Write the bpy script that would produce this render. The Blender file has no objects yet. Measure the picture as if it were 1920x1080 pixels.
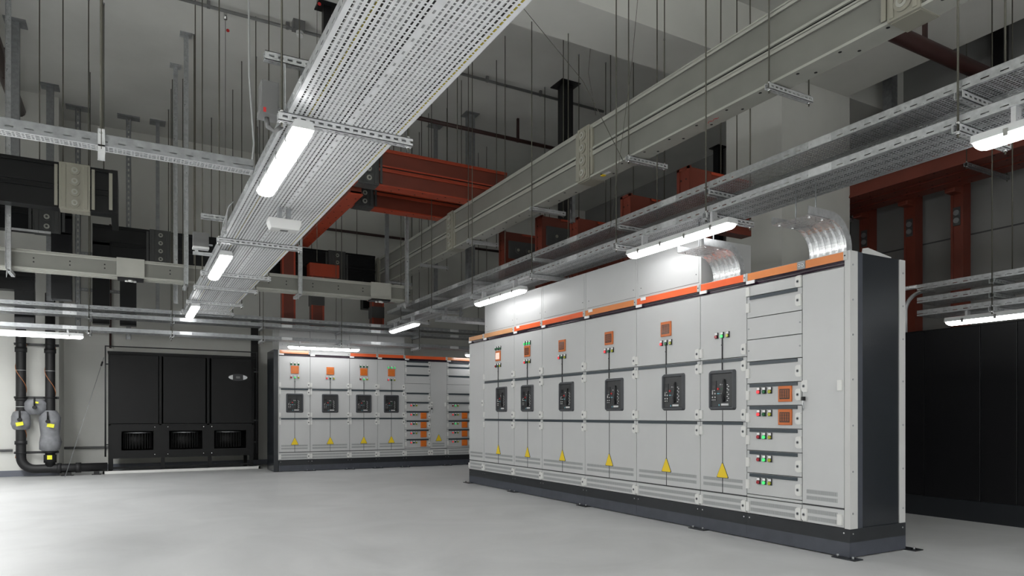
import bpy, math, random
from mathutils import Vector, Matrix

# ------------------------------------------------------------------ camera, world, exposure
sc = bpy.context.scene
COL = sc.collection
PI = math.pi
FPX, HZ, CAM_H, YAW = 1285.0, 778.0, 1.026, math.atan(716.5 / 1285.0)
cd = bpy.data.cameras.new('camera')
cam = bpy.data.objects.new('camera', cd)
COL.objects.link(cam)
cam.location = (0, 0, CAM_H)
cam.rotation_euler = (PI / 2, 0, -YAW)
cd.sensor_width = 36.0
cd.lens = 36.0 * FPX / 1920.0
cd.shift_y = (HZ - 540.0) / 1920.0
cd.clip_start = 0.05
cd.clip_end = 100
sc.camera = cam
w = bpy.data.worlds.new('world')
w.use_nodes = True
w.node_tree.nodes['Background'].inputs[0].default_value = (0.02, 0.02, 0.022, 1)
w.node_tree.nodes['Background'].inputs[1].default_value = 1.0
sc.world = w
sc.view_settings.view_transform = 'Standard'
sc.view_settings.look = 'None'
sc.view_settings.gamma = 1.0
sc.view_settings.use_curve_mapping = False
sc.view_settings.exposure = 1.1
LAMP = 6.3            # radiance of the tube diffusers

FILL = 33.0            # radiance of the added fill lights, unseen left of and behind the camera

# ------------------------------------------------------------------ materials
MATS = {}


def nt(m):
    return m.node_tree.nodes, m.node_tree.links


def mat(name, col, rough=0.5, metal=0.0, noise=0.0, nscale=8.0, emit=None, estr=0.0, coat=0.0, bump=0.0, bscale=200.0, rvar=0.0, spec=0.5, col2=None, alpha=None, trans=0.0):
    m = bpy.data.materials.new(name)
    m.use_nodes = True
    N, L = nt(m)
    b = N['Principled BSDF']
    b.inputs['Base Color'].default_value = (*col, 1)
    b.inputs['Roughness'].default_value = rough
    b.inputs['Metallic'].default_value = metal
    b.inputs['Specular IOR Level'].default_value = spec
    b.inputs['Coat Weight'].default_value = coat
    b.inputs['Coat Roughness'].default_value = 0.12
    if trans:
        b.inputs['Transmission Weight'].default_value = trans
    if emit:
        b.inputs['Emission Color'].default_value = (*emit, 1)
        b.inputs['Emission Strength'].default_value = estr
    if noise or rvar or bump or col2:
        tc = N.new('ShaderNodeTexCoord')
        n = N.new('ShaderNodeTexNoise')
        n.inputs['Scale'].default_value = nscale
        n.inputs['Detail'].default_value = 5.0
        L.new(tc.outputs['Object'], n.inputs['Vector'])
        if noise or col2:
            mx = N.new('ShaderNodeMix')
            mx.data_type = 'RGBA'
            c2 = col2 if col2 else tuple(max(0, c * (1 - noise)) for c in col)
            c1 = col if col2 else tuple(min(1, c * (1 + noise)) for c in col)
            mx.inputs[6].default_value = (*c1, 1)
            mx.inputs[7].default_value = (*c2, 1)
            rp = N.new('ShaderNodeMapRange')
            rp.inputs[1].default_value = 0.35
            rp.inputs[2].default_value = 0.65
            L.new(n.outputs['Fac'], rp.inputs[0])
            L.new(rp.outputs[0], mx.inputs[0])
            L.new(mx.outputs[2], b.inputs['Base Color'])
        if rvar:
            r = N.new('ShaderNodeMapRange')
            r.inputs[1].default_value = 0.3
            r.inputs[2].default_value = 0.7
            r.inputs[3].default_value = max(0.03, rough - rvar)
            r.inputs[4].default_value = min(1, rough + rvar)
            L.new(n.outputs['Fac'], r.inputs[0])
            L.new(r.outputs[0], b.inputs['Roughness'])
        if bump:
            n2 = N.new('ShaderNodeTexNoise')
            n2.inputs['Scale'].default_value = bscale
            L.new(tc.outputs['Object'], n2.inputs['Vector'])
            bp = N.new('ShaderNodeBump')
            bp.inputs['Strength'].default_value = bump
            bp.inputs['Distance'].default_value = 0.002
            L.new(n2.outputs['Fac'], bp.inputs['Height'])
            L.new(bp.outputs[0], b.inputs['Normal'])
    MATS[name] = m
    return m


mat('wall_paint', (0.68, 0.68, 0.645), 0.85, noise=0.05, nscale=1.3, bump=0.1, bscale=60)
mat('ceiling_paint', (0.62, 0.62, 0.59), 0.9, noise=0.07, nscale=0.7)
mat('beam_paint', (0.72, 0.72, 0.68), 0.9, noise=0.04, nscale=1.1)
mat('grey_skirting', (0.13, 0.14, 0.17), 0.5)
mat('panel_grey', (0.50, 0.505, 0.505), 0.38, noise=0.012, nscale=5, bump=0.05, bscale=500)
mat('panel_light', (0.50, 0.50, 0.49), 0.4)
mat('vent_grey', (0.36, 0.37, 0.37), 0.5)
mat('vent_dark', (0.16, 0.165, 0.165), 0.6)
mat('white_tab', (0.66, 0.66, 0.64), 0.45)
mat('white_label', (0.85, 0.84, 0.84), 0.4)
mat('hinge_bar', (0.035, 0.048, 0.058), 0.35)
mat('plinth_black', (0.014, 0.016, 0.019), 0.28, noise=0.1)
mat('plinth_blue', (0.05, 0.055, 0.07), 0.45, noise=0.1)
mat('side_dark', (0.016, 0.019, 0.023), 0.22, noise=0.08)
mat('rack_black', (0.004, 0.004, 0.005), 0.35)
mat('groove', (0.02, 0.006, 0.018), 0.12, coat=1.0)
mat('orange_cover', (0.85, 0.13, 0.03), 0.3, coat=0.8, noise=0.04, nscale=2)
mat('cover_amber_reflection', (0.72, 0.24, 0.07), 0.28, coat=0.8, noise=0.04, nscale=2)  # the orange strip again, lighter reflection put into its colour
mat('cover_tan_reflection', (0.66, 0.33, 0.15), 0.3, coat=0.6, noise=0.05, nscale=2)  # the orange strip with the pale reflection of lit things as base colour
mat('seam', (0.06, 0.06, 0.065), 0.6)
mat('black_plastic', (0.022, 0.023, 0.026), 0.4)
mat('breaker_frame', (0.045, 0.048, 0.055), 0.45)
mat('breaker_face', (0.028, 0.029, 0.031), 0.4)
mat('breaker_dark', (0.006, 0.006, 0.008), 0.3)
mat('meter_orange', (0.55, 0.13, 0.02), 0.35)
mat('screen_dark', (0.05, 0.04, 0.035), 0.15)
mat('screen_amber', (0.38, 0.10, 0.015), 0.15, emit=(1.0, 0.25, 0.03), estr=0.06)
mat('screen_pale', (0.5, 0.35, 0.3), 0.2, emit=(1.0, 0.62, 0.5), estr=0.35)
mat('sign_yellow', (0.78, 0.56, 0.015), 0.45)
mat('tag_yellow', (0.80, 0.78, 0.03), 0.5)
mat('red_lens', (0.35, 0.02, 0.03), 0.25)
mat('red_lit', (0.6, 0.03, 0.04), 0.25, emit=(1.0, 0.08, 0.09), estr=0.3)
mat('green_lens', (0.01, 0.12, 0.04), 0.25)
mat('green_lit', (0.03, 0.5, 0.12), 0.25, emit=(0.1, 1.0, 0.25), estr=0.3)
mat('yellow_lens', (0.40, 0.42, 0.03), 0.25)
mat('white_mark', (0.65, 0.65, 0.65), 0.5)
mat('blue_mark', (0.15, 0.45, 0.55), 0.5)
mat('red_mark', (0.6, 0.03, 0.03), 0.5)
mat('chrome', (0.7, 0.7, 0.7), 0.15, metal=1.0)
mat('galv', (0.50, 0.515, 0.525), 0.38, metal=0.6, noise=0.14, nscale=24, rvar=0.12, bump=0.15, bscale=120)
mat('galv_bright', (0.62, 0.63, 0.64), 0.36, metal=0.35, noise=0.08, nscale=18, rvar=0.1)
mat('panel_wall', (0.24, 0.24, 0.235), 0.7, noise=0.05, nscale=1.5)
mat('bend_steel', (0.72, 0.73, 0.74), 0.27, metal=0.95, rvar=0.06, nscale=14)
mat('tray_sheet', (0.90, 0.91, 0.92), 0.38, metal=0.25, noise=0.05, nscale=9, rvar=0.1)
mat('galv_dull', (0.30, 0.31, 0.32), 0.45, metal=0.6, noise=0.12, nscale=20)
mat('rod_steel', (0.11, 0.105, 0.085), 0.5, metal=0.6)
mat('busbar_grey', (0.20, 0.20, 0.18), 0.45, noise=0.05, nscale=3, bump=0.05)
mat('busbar_light', (0.40, 0.40, 0.36), 0.42, noise=0.05, nscale=4)
mat('busbar_orange', (0.17, 0.034, 0.019), 0.42, noise=0.08, nscale=3)
mat('orange_bright', (0.40, 0.055, 0.022), 0.4, noise=0.06, nscale=3)
mat('busbar_black', (0.005, 0.0055, 0.0065), 0.35, noise=0.1, nscale=4, spec=0.3)
mat('joint_beige', (0.30, 0.29, 0.24), 0.4)
mat('joint_dark', (0.06, 0.062, 0.062), 0.4)
mat('gap_black', (0.004, 0.004, 0.005), 0.6)
mat('pipe_brown', (0.045, 0.018, 0.016), 0.4)
mat('pipe_insul', (0.009, 0.009, 0.010), 0.55, noise=0.2, nscale=9, bump=0.5, bscale=14)
mat('jacket_grey', (0.20, 0.205, 0.22), 0.45, noise=0.15, nscale=12, bump=0.9, bscale=18)
mat('copper', (0.45, 0.17, 0.07), 0.4)
mat('ac_black', (0.007, 0.0072, 0.0075), 0.5, noise=0.06, spec=0.25)
mat('ac_dark', (0.003, 0.003, 0.003), 0.6, spec=0.2)
mat('post_black', (0.008, 0.008, 0.009), 0.4)
mat('cable_black', (0.02, 0.02, 0.02), 0.5)
mat('cable_grey', (0.40, 0.405, 0.41), 0.5)
mat('cable_yellow', (0.55, 0.45, 0.05), 0.5)
mat('white_plastic', (0.72, 0.72, 0.71), 0.4)
mat('box_grey', (0.16, 0.16, 0.16), 0.5)
mat('clear_cover', (0.42, 0.43, 0.45), 0.3, noise=0.05)
mat('diffuser', (0.9, 0.9, 0.9), 0.4, emit=(1.0, 1.0, 1.0), estr=LAMP)
mat('fill_glow', (0.9, 0.9, 0.9), 0.4, emit=(0.99, 1.0, 1.0), estr=FILL)
mat('fill_uplight', (0.9, 0.9, 0.9), 0.4, emit=(0.99, 1.0, 1.0), estr=22.0)
mat('housing', (0.62, 0.63, 0.63), 0.4)


def floor_mat():
    m = bpy.data.materials.new('floor_epoxy')
    m.use_nodes = True
    N, L = nt(m)
    b = N['Principled BSDF']
    tc = N.new('ShaderNodeTexCoord')
    n = N.new('ShaderNodeTexNoise')
    n.inputs['Scale'].default_value = 0.9
    n.inputs['Detail'].default_value = 8
    n.inputs['Roughness'].default_value = 0.6
    n.inputs['Distortion'].default_value = 1.2
    L.new(tc.outputs['Object'], n.inputs['Vector'])
    r = N.new('ShaderNodeValToRGB')
    r.color_ramp.elements[0].position = 0.3
    r.color_ramp.elements[0].color = (0.42, 0.425, 0.425, 1)
    r.color_ramp.elements[1].position = 0.7
    r.color_ramp.elements[1].color = (0.53, 0.535, 0.535, 1)
    L.new(n.outputs['Fac'], r.inputs[0])
    L.new(r.outputs[0], b.inputs['Base Color'])
    q = N.new('ShaderNodeMapRange')
    q.inputs[3].default_value = 0.36
    q.inputs[4].default_value = 0.52
    L.new(n.outputs['Fac'], q.inputs[0])
    L.new(q.outputs[0], b.inputs['Roughness'])
    b.inputs['Specular IOR Level'].default_value = 0.45
    MATS['floor_epoxy'] = m


floor_mat()


# ------------------------------------------------------------------ mesh builder
class MB:
    def __init__(self):
        self.v, self.f, self.mi, self.sm, self.mats = [], [], [], [], []
        self.cur = 0

    def m(self, name):
        if name not in self.mats:
            self.mats.append(name)
        self.cur = self.mats.index(name)
        return self

    def add(self, vs, fs, smooth=False):
        k = len(self.v)
        self.v += [tuple(p) for p in vs]
        for f in fs:
            self.f.append(tuple(i + k for i in f))
            self.mi.append(self.cur)
            self.sm.append(smooth)
        return self

    def box(self, x0, y0, z0, x1, y1, z1):
        x0, x1 = min(x0, x1), max(x0, x1)
        y0, y1 = min(y0, y1), max(y0, y1)
        z0, z1 = min(z0, z1), max(z0, z1)
        vs = [(x0, y0, z0), (x1, y0, z0), (x1, y1, z0), (x0, y1, z0), (x0, y0, z1), (x1, y0, z1), (x1, y1, z1), (x0, y1, z1)]
        return self.add(vs, [(0, 3, 2, 1), (4, 5, 6, 7), (0, 1, 5, 4), (1, 2, 6, 5), (2, 3, 7, 6), (3, 0, 4, 7)])

    def prism(self, poly, axis, a, b, smooth=False):
        """poly: 2d points; axis 'x': (y,z), 'y': (x,z), 'z': (x,y)"""
        def P(p, t):
            return {'x': (t, p[0], p[1]), 'y': (p[0], t, p[1]), 'z': (p[0], p[1], t)}[axis]
        n = len(poly)
        ar = sum(poly[i][0] * poly[(i + 1) % n][1] - poly[(i + 1) % n][0] * poly[i][1] for i in range(n))
        if (ar < 0) != (axis == 'y'):
            poly = poly[::-1]
        lo, hi = min(a, b), max(a, b)
        vs = [P(p, lo) for p in poly] + [P(p, hi) for p in poly]
        self.add(vs, [(i, (i + 1) % n, n + (i + 1) % n, n + i) for i in range(n)], smooth)
        k = len(self.v) - 2 * n
        for f in (tuple(k + i for i in range(n))[::-1], tuple(k + n + i for i in range(n))):
            self.f.append(f); self.mi.append(self.cur); self.sm.append(False)
        return self

    def tube(self, pts, r, n=10, caps=True):
        pts = [Vector(p) for p in pts]
        rs = r if isinstance(r, (list, tuple)) else [r] * len(pts)
        rings = []
        up = None
        for i, p in enumerate(pts):
            if i == 0: d = pts[1] - p
            elif i == len(pts) - 1: d = p - pts[i - 1]
            else: d = (pts[i + 1] - p).normalized() + (p - pts[i - 1]).normalized()
            d.normalize()
            if up is None:
                up = Vector((0, 0, 1)) if abs(d.z) < 0.9 else Vector((0, 1, 0))
            s = d.cross(up).normalized()
            up = s.cross(d).normalized()
            rings.append([p + (s * math.cos(2 * PI * k / n) + up * math.sin(2 * PI * k / n)) * rs[i] for k in range(n)])
        vs = [q for ring in rings for q in ring]
        fs = []
        for i in range(len(pts) - 1):
            for k in range(n):
                fs.append((i * n + k, i * n + (k + 1) % n, (i + 1) * n + (k + 1) % n, (i + 1) * n + k))
        self.add(vs, fs, True)
        if caps:
            k0 = len(self.v) - len(vs)
            for f in (tuple(k0 + i for i in range(n))[::-1], tuple(k0 + (len(pts) - 1) * n + i for i in range(n))):
                self.f.append(f); self.mi.append(self.cur); self.sm.append(False)
        return self

    def cyl(self, p0, p1, r, n=12):
        return self.tube([p0, p1], r, n)

    def mesh(self, name):
        me = bpy.data.meshes.new(name)
        me.from_pydata(self.v, [], self.f)
        for mn in (self.mats or ['panel_grey']):
            me.materials.append(MATS[mn])
        me.polygons.foreach_set('material_index', self.mi)
        me.polygons.foreach_set('use_smooth', self.sm)
        me.update()
        return me


CACHE = {}


def pieces(mb):
    """far-apart groups of the shapes collected in mb: list of lists of face numbers"""
    nv = len(mb.v)
    par = list(range(nv))

    def find(a):
        while par[a] != a:
            par[a] = par[par[a]]
            a = par[a]
        return a
    for f in mb.f:
        r = find(f[0])
        for i in f[1:]:
            q = find(i)
            if q != r: par[q] = r
    isl = {}
    for k, f in enumerate(mb.f):
        isl.setdefault(find(f[0]), []).append(k)
    if len(isl) < 2 or len(isl) > 60: return None
    bx = []
    for fs in isl.values():
        ids = {i for k in fs for i in mb.f[k]}
        lo = [min(mb.v[i][a] for i in ids) for a in range(3)]
        hi = [max(mb.v[i][a] for i in ids) for a in range(3)]
        bx.append((lo, hi, math.dist(lo, hi), fs))
    n = len(bx)
    g = list(range(n))

    def fg(a):
        while g[a] != a: a = g[a]
        return a
    for i in range(n):
        for j in range(i):
            gap = math.sqrt(sum(max(0, bx[i][0][a] - bx[j][1][a], bx[j][0][a] - bx[i][1][a]) ** 2 for a in range(3)))
            if gap < .45 * max(bx[i][2], bx[j][2]) or gap < .004:
                g[fg(i)] = fg(j)
    cl = {}
    for i in range(n):
        cl.setdefault(fg(i), []).extend(bx[i][3])
    return list(cl.values()) if 1 < len(cl) <= 8 else None


def build(name, mb, parent=None, loc=(0, 0, 0), rz=0.0, bevel=0.0, rot=None):
    """link mb as one mesh object; far-apart pieces of a part become parts of their own"""
    if isinstance(mb, MB) and parent:
        ps = pieces(mb)
        if ps:
            first = None
            for fs in sorted(ps, key=len, reverse=True):
                sub = MB()
                sub.mats = list(mb.mats)
                mp = {}
                for k in fs:
                    for i in mb.f[k]:
                        if i not in mp:
                            mp[i] = len(sub.v)
                            sub.v.append(mb.v[i])
                    sub.f.append(tuple(mp[i] for i in mb.f[k]))
                    sub.mi.append(mb.mi[k]); sub.sm.append(mb.sm[k])
                o = build_one(name, sub, parent, loc, rz, bevel, rot)
                first = first or o
            return first
    return build_one(name, mb, parent, loc, rz, bevel, rot)


def build_one(name, mb, parent=None, loc=(0, 0, 0), rz=0.0, bevel=0.0, rot=None):
    me = mb.mesh(name) if isinstance(mb, MB) else mb
    o = bpy.data.objects.new(name, me)
    COL.objects.link(o)
    o.location = loc
    o.rotation_euler = rot if rot else (0, 0, rz)
    if parent:
        o.parent = parent
    if bevel:
        b = o.modifiers.new('bevel', 'BEVEL')
        b.width = bevel
        b.segments = 2
        b.limit_method = 'ANGLE'
    return o


def cached(key, fn):
    if key not in CACHE:
        CACHE[key] = fn().mesh(key if isinstance(key, str) else key[0])
    return CACHE[key]


def tag(o, label=None, cat=None, group=None, kind=None):
    if label: o['label'] = label
    if cat: o['category'] = cat
    if group: o['group'] = group
    if kind: o['kind'] = kind
    return o


def thing(name, label, cat, loc=(0, 0, 0), rz=0.0, group=None):
    o = bpy.data.objects.new(name, None)
    COL.objects.link(o)
    o.empty_display_size = 0.1
    o.location = loc
    o.rotation_euler = (0, 0, rz)
    return tag(o, label, cat, group)


def struct(name, mb):
    return tag(build(name, mb), kind='structure')


ORD = ['nearest', 'second nearest', 'third nearest', 'fourth nearest', 'fifth nearest', 'sixth nearest', 'seventh nearest', 'eighth nearest', 'ninth nearest', 'tenth nearest', 'eleventh nearest', 'twelfth nearest', 'thirteenth nearest', 'fourteenth nearest']

# ------------------------------------------------------------------ room shell
ZC = 6.45
XL, XR, YF, YB = -6.0, 10.6, -6.0, 15.0
struct('floor', MB().m('floor_epoxy').box(XL - .2, YF - .2, -0.2, XR + .2, YB + .2, 0))
struct('ceiling', MB().m('ceiling_paint').box(XL - .2, YF - .2, ZC, XR + .2, YB + .2, ZC + .2))
struct('wall_back', MB().m('wall_paint').box(XL - .2, YB, 0, XR + .2, YB + .2, ZC))
struct('wall_right', MB().m('panel_wall').box(XR, YF, 0, XR + .2, YB, ZC))
struct('wall_left', MB().m('wall_paint').box(XL - .2, YF, 0, XL, YB, ZC))
struct('wall_front', MB().m('wall_paint').box(XL - .2, YF - .2, 0, XR + .2, YF, ZC))
struct('trim_1', MB().m('beam_paint').box(XL, 6.4, 5.7, 7.8, 7.15, ZC).box(9.27, 6.4, 5.7, XR, 7.15, ZC))
struct('trim_2', MB().m('beam_paint').box(7.8, YF, 5.7, 9.2, 6.4, ZC))
struct('trim_3', MB().m('wall_paint').box(7.8, 6.4, 0, 9.27, 7.4, ZC))
struct('trim_4', MB().m('wall_paint').box(XL, 14.0, 0, -1.06, YB, ZC))
struct('baseboard_back', MB().m('grey_skirting').box(XL, 13.985, 0, -1.05, 14.0, 0.10).box(-1.06, 14.985, 0, XR, YB, 0.10))
# wall panel joints on the right wall
struct('trim_5', MB().m('seam').box(10.592, 4.62, 0, XR, 4.64, 5.4).box(10.592, 7.3, 0, XR, 7.32, 5.4).box(10.592, 2.0, 3.62, XR, 12.0, 3.64))

# ------------------------------------------------------------------ perforated cable tray


def tray_mb(W, L, H=0.06, big=False, axis='y', mat_='galv', rail_mat=None, pitch=0.05, cross=0.025):
    """one tray length from 0 to L along its axis, W wide (0..W), floor pierced with real slots"""
    mb = MB().m(mat_)
    # cross positions
    edge = 0.018
    n = max(2, int((W - 2 * edge) / cross))
    c = (W - 2 * edge) / n
    xs = [(0, edge, False)]
    for i in range(n):
        a = edge + i * c
        hole = not (big and i == n // 2)
        xs.append((a, a + c * 0.30, False)); xs.append((a + c * 0.30, a + c * 0.70, 'c' if not hole else True)); xs.append((a + c * 0.70, a + c, False))
    xs.append((W - edge, W, False))
    m = int(round(L / pitch))
    p = L / m
    ys = []
    for j in range(m):
        a = j * p
        ys += [(a, a + p * .14, 0), (a + p * .14, a + p * .60, 1), (a + p * .60, a + p * .76, 0), (a + p * .76, a + p, 2)]
    xe = [xs[0][0]] + [q[1] for q in xs]
    ye = [ys[0][0]] + [q[1] for q in ys]
    nx, ny = len(xe), len(ye)
    vs = [((xe[i], ye[j], 0) if axis == 'y' else (ye[j], W - xe[i], 0)) for j in range(ny) for i in range(nx)]
    fs = []
    for j in range(ny - 1):
        t = ys[j][2]
        for i in range(nx - 1):
            h = xs[i][2]
            if h is True and t in (1, 2) and not (t == 2 and (i // 3 + j // 4) % 2 == 9):
                continue
            if h == 'c' and t == 1 and (j // 4) % 2 == 0:
                continue
            fs.append((j * nx + i, j * nx + i + 1, (j + 1) * nx + i + 1, (j + 1) * nx + i))
    mb.add(vs, fs)
    if rail_mat:
        mb.m(rail_mat)
    # side rails with slots and a rolled lip
    th = 0.002

    def B(u0, v0, z0, u1, v1, z1):
        if axis == 'y': mb.box(u0, v0, z0, u1, v1, z1)
        else: mb.box(v0, W - u0, z0, v1, W - u1, z1)
    for s in (0, 1):
        u0, u1 = (0, th) if s == 0 else (W - th, W)
        if H > 0.03:
            B(u0, 0, 0, u1, L, H * .28)
            B(u0, 0, H * .40, u1, L, H)
            sp = 0.1
            for k in range(int(L / sp)):
                B(u0, k * sp, H * .28, u1, k * sp + sp * .55, H * .40)
        B(*((0, 0, H - th, .010, L, H) if s == 0 else (W - .010, 0, H - th, W, L, H)))
    return mb


def make_tray(label, W, L0, L1, fixed, z, axis, sec=1.5, big=False, H=0.06, mat_='galv', rail_mat=None, group=None, pitch=0.05, cross=0.025):
    n = max(1, int(math.ceil((L1 - L0) / sec - 1e-6)))
    sl = (L1 - L0) / n
    loc = (fixed, L0, z) if axis == 'y' else (L0, fixed, z)
    t = thing('cable_tray', label, 'cable tray', loc, 0, group)
    key = ('tray_section', round(W, 3), round(sl, 3), big, axis, mat_, pitch, H, cross)
    me = cached(key, lambda: tray_mb(W, sl, H, big, axis, mat_, rail_mat, pitch, cross))
    for i in range(n):
        build('tray_section', me, t, (0, i * sl, 0) if axis == 'y' else (i * sl, 0, 0))
        if i:
            # splice plate on both rails
            mb = MB().m('galv_bright')
            for u in (-0.004, W):
                if axis == 'y': mb.box(u, i * sl - .09, .004, u + .004, i * sl + .09, H - .006)
                else: mb.box(i * sl - .09, u, .004, i * sl + .09, u + .004, H - .006)
            for k in (-.07, .07):
                for u in (-0.006, W + .006):
                    if axis == 'y': mb.cyl((u - .004, i * sl + k, H * .5), (u + .004, i * sl + k, H * .5), .007, 8)
                    else: mb.cyl((i * sl + k, u - .004, H * .5), (i * sl + k, u + .004, H * .5), .007, 8)
            build('splice_plate', mb, t)
    return t


def channel(mb, axis, a, b, u, z, s=0.048, slots=True, open_down=False):
    """slotted C channel from a to b along axis at lateral position u, bottom z"""
    th = 0.0035

    def B(u0, v0, z0, u1, v1, z1):
        if axis == 'x': mb.box(v0, u0, z0, v1, u1, z1)
        else: mb.box(u0, v0, z0, u1, v1, z1)
    for w0 in (u, u + s - th):
        B(w0, a, z, w0 + th, b, z + s * .36)
        B(w0, a, z + s * .64, w0 + th, b, z + s)
        q = a
        while q < b - 1e-6:
            B(w0, q, z + s * .36, w0 + th, min(q + .022, b), z + s * .64)
            q += .05
    # web underneath, slotted
    if slots:
        p = 0.05
        k = a
        while k < b - 1e-6:
            e = min(k + p * .45, b)
            B(u, k, z, u + s, e, z + th)
            if e < b:
                B(u, e, z, u + s * .36, min(k + p, b), z + th)
                B(u + s * .64, e, z, u + s, min(k + p, b), z + th)
            k += p
    else:
        B(u, a, z, u + s, b, z + th)
    B(u, a, z + s - th, u + s * .27, b, z + s)
    B(u + s * .73, a, z + s - th, u + s, b, z + s)
    return mb


def trapeze(label, axis, a, b, u, z, group, mat_='galv_bright', top=ZC, rods=(True, True), r=0.006, name='trapeze_hanger'):
    """cross channel (top face at z) with a threaded rod near each end up to the ceiling"""
    mx = (a + b) / 2
    loc = (mx, u, z) if axis == 'x' else (u, mx, z)
    t = thing(name, label, 'hanger', loc, 0, group)
    h = (b - a) / 2
    build('cross_channel', channel(MB().m(mat_), axis, -h, h, -.024, -.0485), t)
    for s, on in zip((-1, 1), rods):
        if not on: continue
        e = s * (h - .022)
        p0 = (e, 0, -.075) if axis == 'x' else (0, e, -.075)
        p1 = (e, 0, top - z) if axis == 'x' else (0, e, top - z)
        build('threaded_rod', MB().m('rod_steel').cyl(p0, p1, r, 8), t)
        nb = MB().m('chrome')
        for zz in (-.058, .004):
            nb.cyl((p0[0], p0[1], zz), (p0[0], p0[1], zz + .012), .013, 6)
        nb.cyl((p0[0], p0[1], -.046), (p0[0], p0[1], -.042), .019, 10)
        build('nut', nb, t)
    return t


# wide tray over the middle of the hall
WX0, WX1, WZ = 0.775, 1.44, 2.725
make_tray('wide perforated galvanised cable tray running away over the open floor', WX1 - WX0, -3.5, 12.74, WX0, WZ, 'y', 1.855, True, pitch=0.062, cross=0.0262, mat_='tray_sheet', rail_mat='galv')
for i, y in enumerate((-2.6, -.2, 1.6, 4.0, 7.1, 8.85, 9.85, 11.20, 12.25)):
    trapeze('slotted channel hanger under the wide tray, %s to the camera' % ORD[i], 'x', WX0 - .05, WX1 + .08, y, WZ, 'hangers of the wide cable tray')
random.seed(5)
CW = ['pale grey'] * 20
for i, nm in ((0, 'leftmost black'), (2, 'second black'), (3, 'yellow-green'), (4, 'third black'), (9, 'middle black'), (18, 'rightmost black'), (19, 'rightmost yellow-green')):
    CW[i] = nm
for i, nm in enumerate(CW):
    mn = 'cable_black' if 'black' in nm else ('cable_yellow' if 'yellow' in nm else 'cable_grey')
    r = .008 if 'yellow' in nm else random.choice((.0135, .0145))
    x = WX0 + .024 + i * .0325
    pts = [(x + random.uniform(-.001, .001), -3.4 + k * 1.1, WZ + r + .001) for k in range(15)]
    o = build('power_cable', MB().m(mn).tube(pts, r, 8))
    if nm == 'pale grey':
        tag(o, 'pale grey power cable lying in the wide cable tray among the others', 'cable', 'grey cables in the wide tray')
    else:
        tag(o, '%s power cable lying in the wide cable tray' % nm, 'cable', 'cables in the wide tray')

# right double tray over the switchgear
make_tray('lower perforated cable tray running along above the long switchgear row', .41, -3.0, 12.3, 4.19, 2.70, 'y', 1.53, group='double cable trays above the switchgear')
make_tray('upper perforated cable tray running along above the long switchgear row', .41, -3.0, 12.3, 4.19, 2.90, 'y', 1.53, group='double cable trays above the switchgear')
for i, y in enumerate((-1.3, .6, 2.2, 4.18, 5.38, 7.0, 8.62, 10.1, 11.5)):
    t = trapeze('two-tier rod hanger carrying the double trays, %s to the camera' % ORD[i], 'x', 4.15, 4.715, y, 2.70, 'hangers of the double cable trays', rods=(True, True), name='tray_hanger')
    build('upper_channel', channel(MB().m('galv_bright'), 'x', -.25, .25, -.0205, .151), t)
for i, (x, r) in enumerate(((4.24, .016), (4.29, .02), (4.35, .02), (4.41, .016), (4.46, .02), (4.53, .022))):
    o = build('power_cable', MB().m('cable_black' if i % 2 else 'cable_grey').tube([(x, -2.9, 2.703 + r), (x, 12.2, 2.703 + r)], r, 8))
    tag(o, ['grey', 'black'][i % 2] + ' power cable lying in the lower tray above the switchgear row', 'cable', ['grey', 'black'][i % 2] + ' cables in the lower double tray')

# high narrow tray at the left
t = make_tray('narrow cable tray crossing high at the upper left towards the wide tray', .12, -5.6, .77, 5.15, 2.765, 'x', 1.6, mat_='galv_bright', rail_mat='galv_dull', H=.075)
for i, x in enumerate((-.16, -2.6)):
    r_ = thing('tray_hanger', ['rod clamp holding the narrow upper left tray, nearest the wide tray', 'rod clamp holding the narrow upper left tray, beyond the left edge'][i], 'hanger', (x, 5.15, 2.765))
    build('threaded_rod', MB().m('rod_steel').cyl((0, -.012, -.03), (0, -.012, ZC - 2.765), .009, 8), r_)
    build('clamp', MB().m('galv_bright').box(-.02, -.02, -.10, .02, -.003, .10).box(-.02, -.02, -.012, .02, .12, -.001), r_)

# three tiers of tray across the back
BT = [(2.33, 'lowest'), (2.55, 'middle'), (2.66, 'highest')]
for z, nm in BT:
    make_tray('%s of the three cable trays crossing in front of the back wall' % nm, .32, -5.6, 8.8, 12.38, z, 'x', 1.6, rail_mat='galv_dull', group='cable trays across the back')
for i, x in enumerate((-3.4, -1.95, -.55, .60, 2.0, 3.35, 4.85, 6.3, 7.8)):
    t = trapeze('rod hanger carrying the three back trays, %s from the left' % ['first', 'second', 'third', 'fourth', 'fifth', 'sixth', 'seventh', 'eighth', 'ninth'][i], 'y', 12.33, 12.75, x, 2.33, 'hangers of the back trays', name='tray_hanger')
    for dz in (.22, .33):
        build('upper_channel', channel(MB().m('galv'), 'y', -.2, .2, -.0205, dz - .049), t)

# trays above the black cabinets at the right
for z, nm in ((2.095, 'lowest'), (2.235, 'middle'), (2.375, 'highest')):
    make_tray('%s of the three cable trays above the black cabinets' % nm, .35, -3.0, 4.35, 7.45, z, 'y', 1.47, group='cable trays above the black cabinets')
for i, y in enumerate((-1.4, 1.1, 3.6)):
    t = trapeze('rod hanger of the trays over the black cabinets, %s to the camera' % ORD[i], 'x', 7.41, 7.84, y, 2.095, 'hangers above the black cabinets', top=5.7 if y < 6.4 else ZC, name='tray_hanger', rods=(True, True))
    for dz in (.14, .28):
        build('upper_channel', channel(MB().m('galv'), 'x', -.2, .2, -.0205, dz - .049), t)


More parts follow.
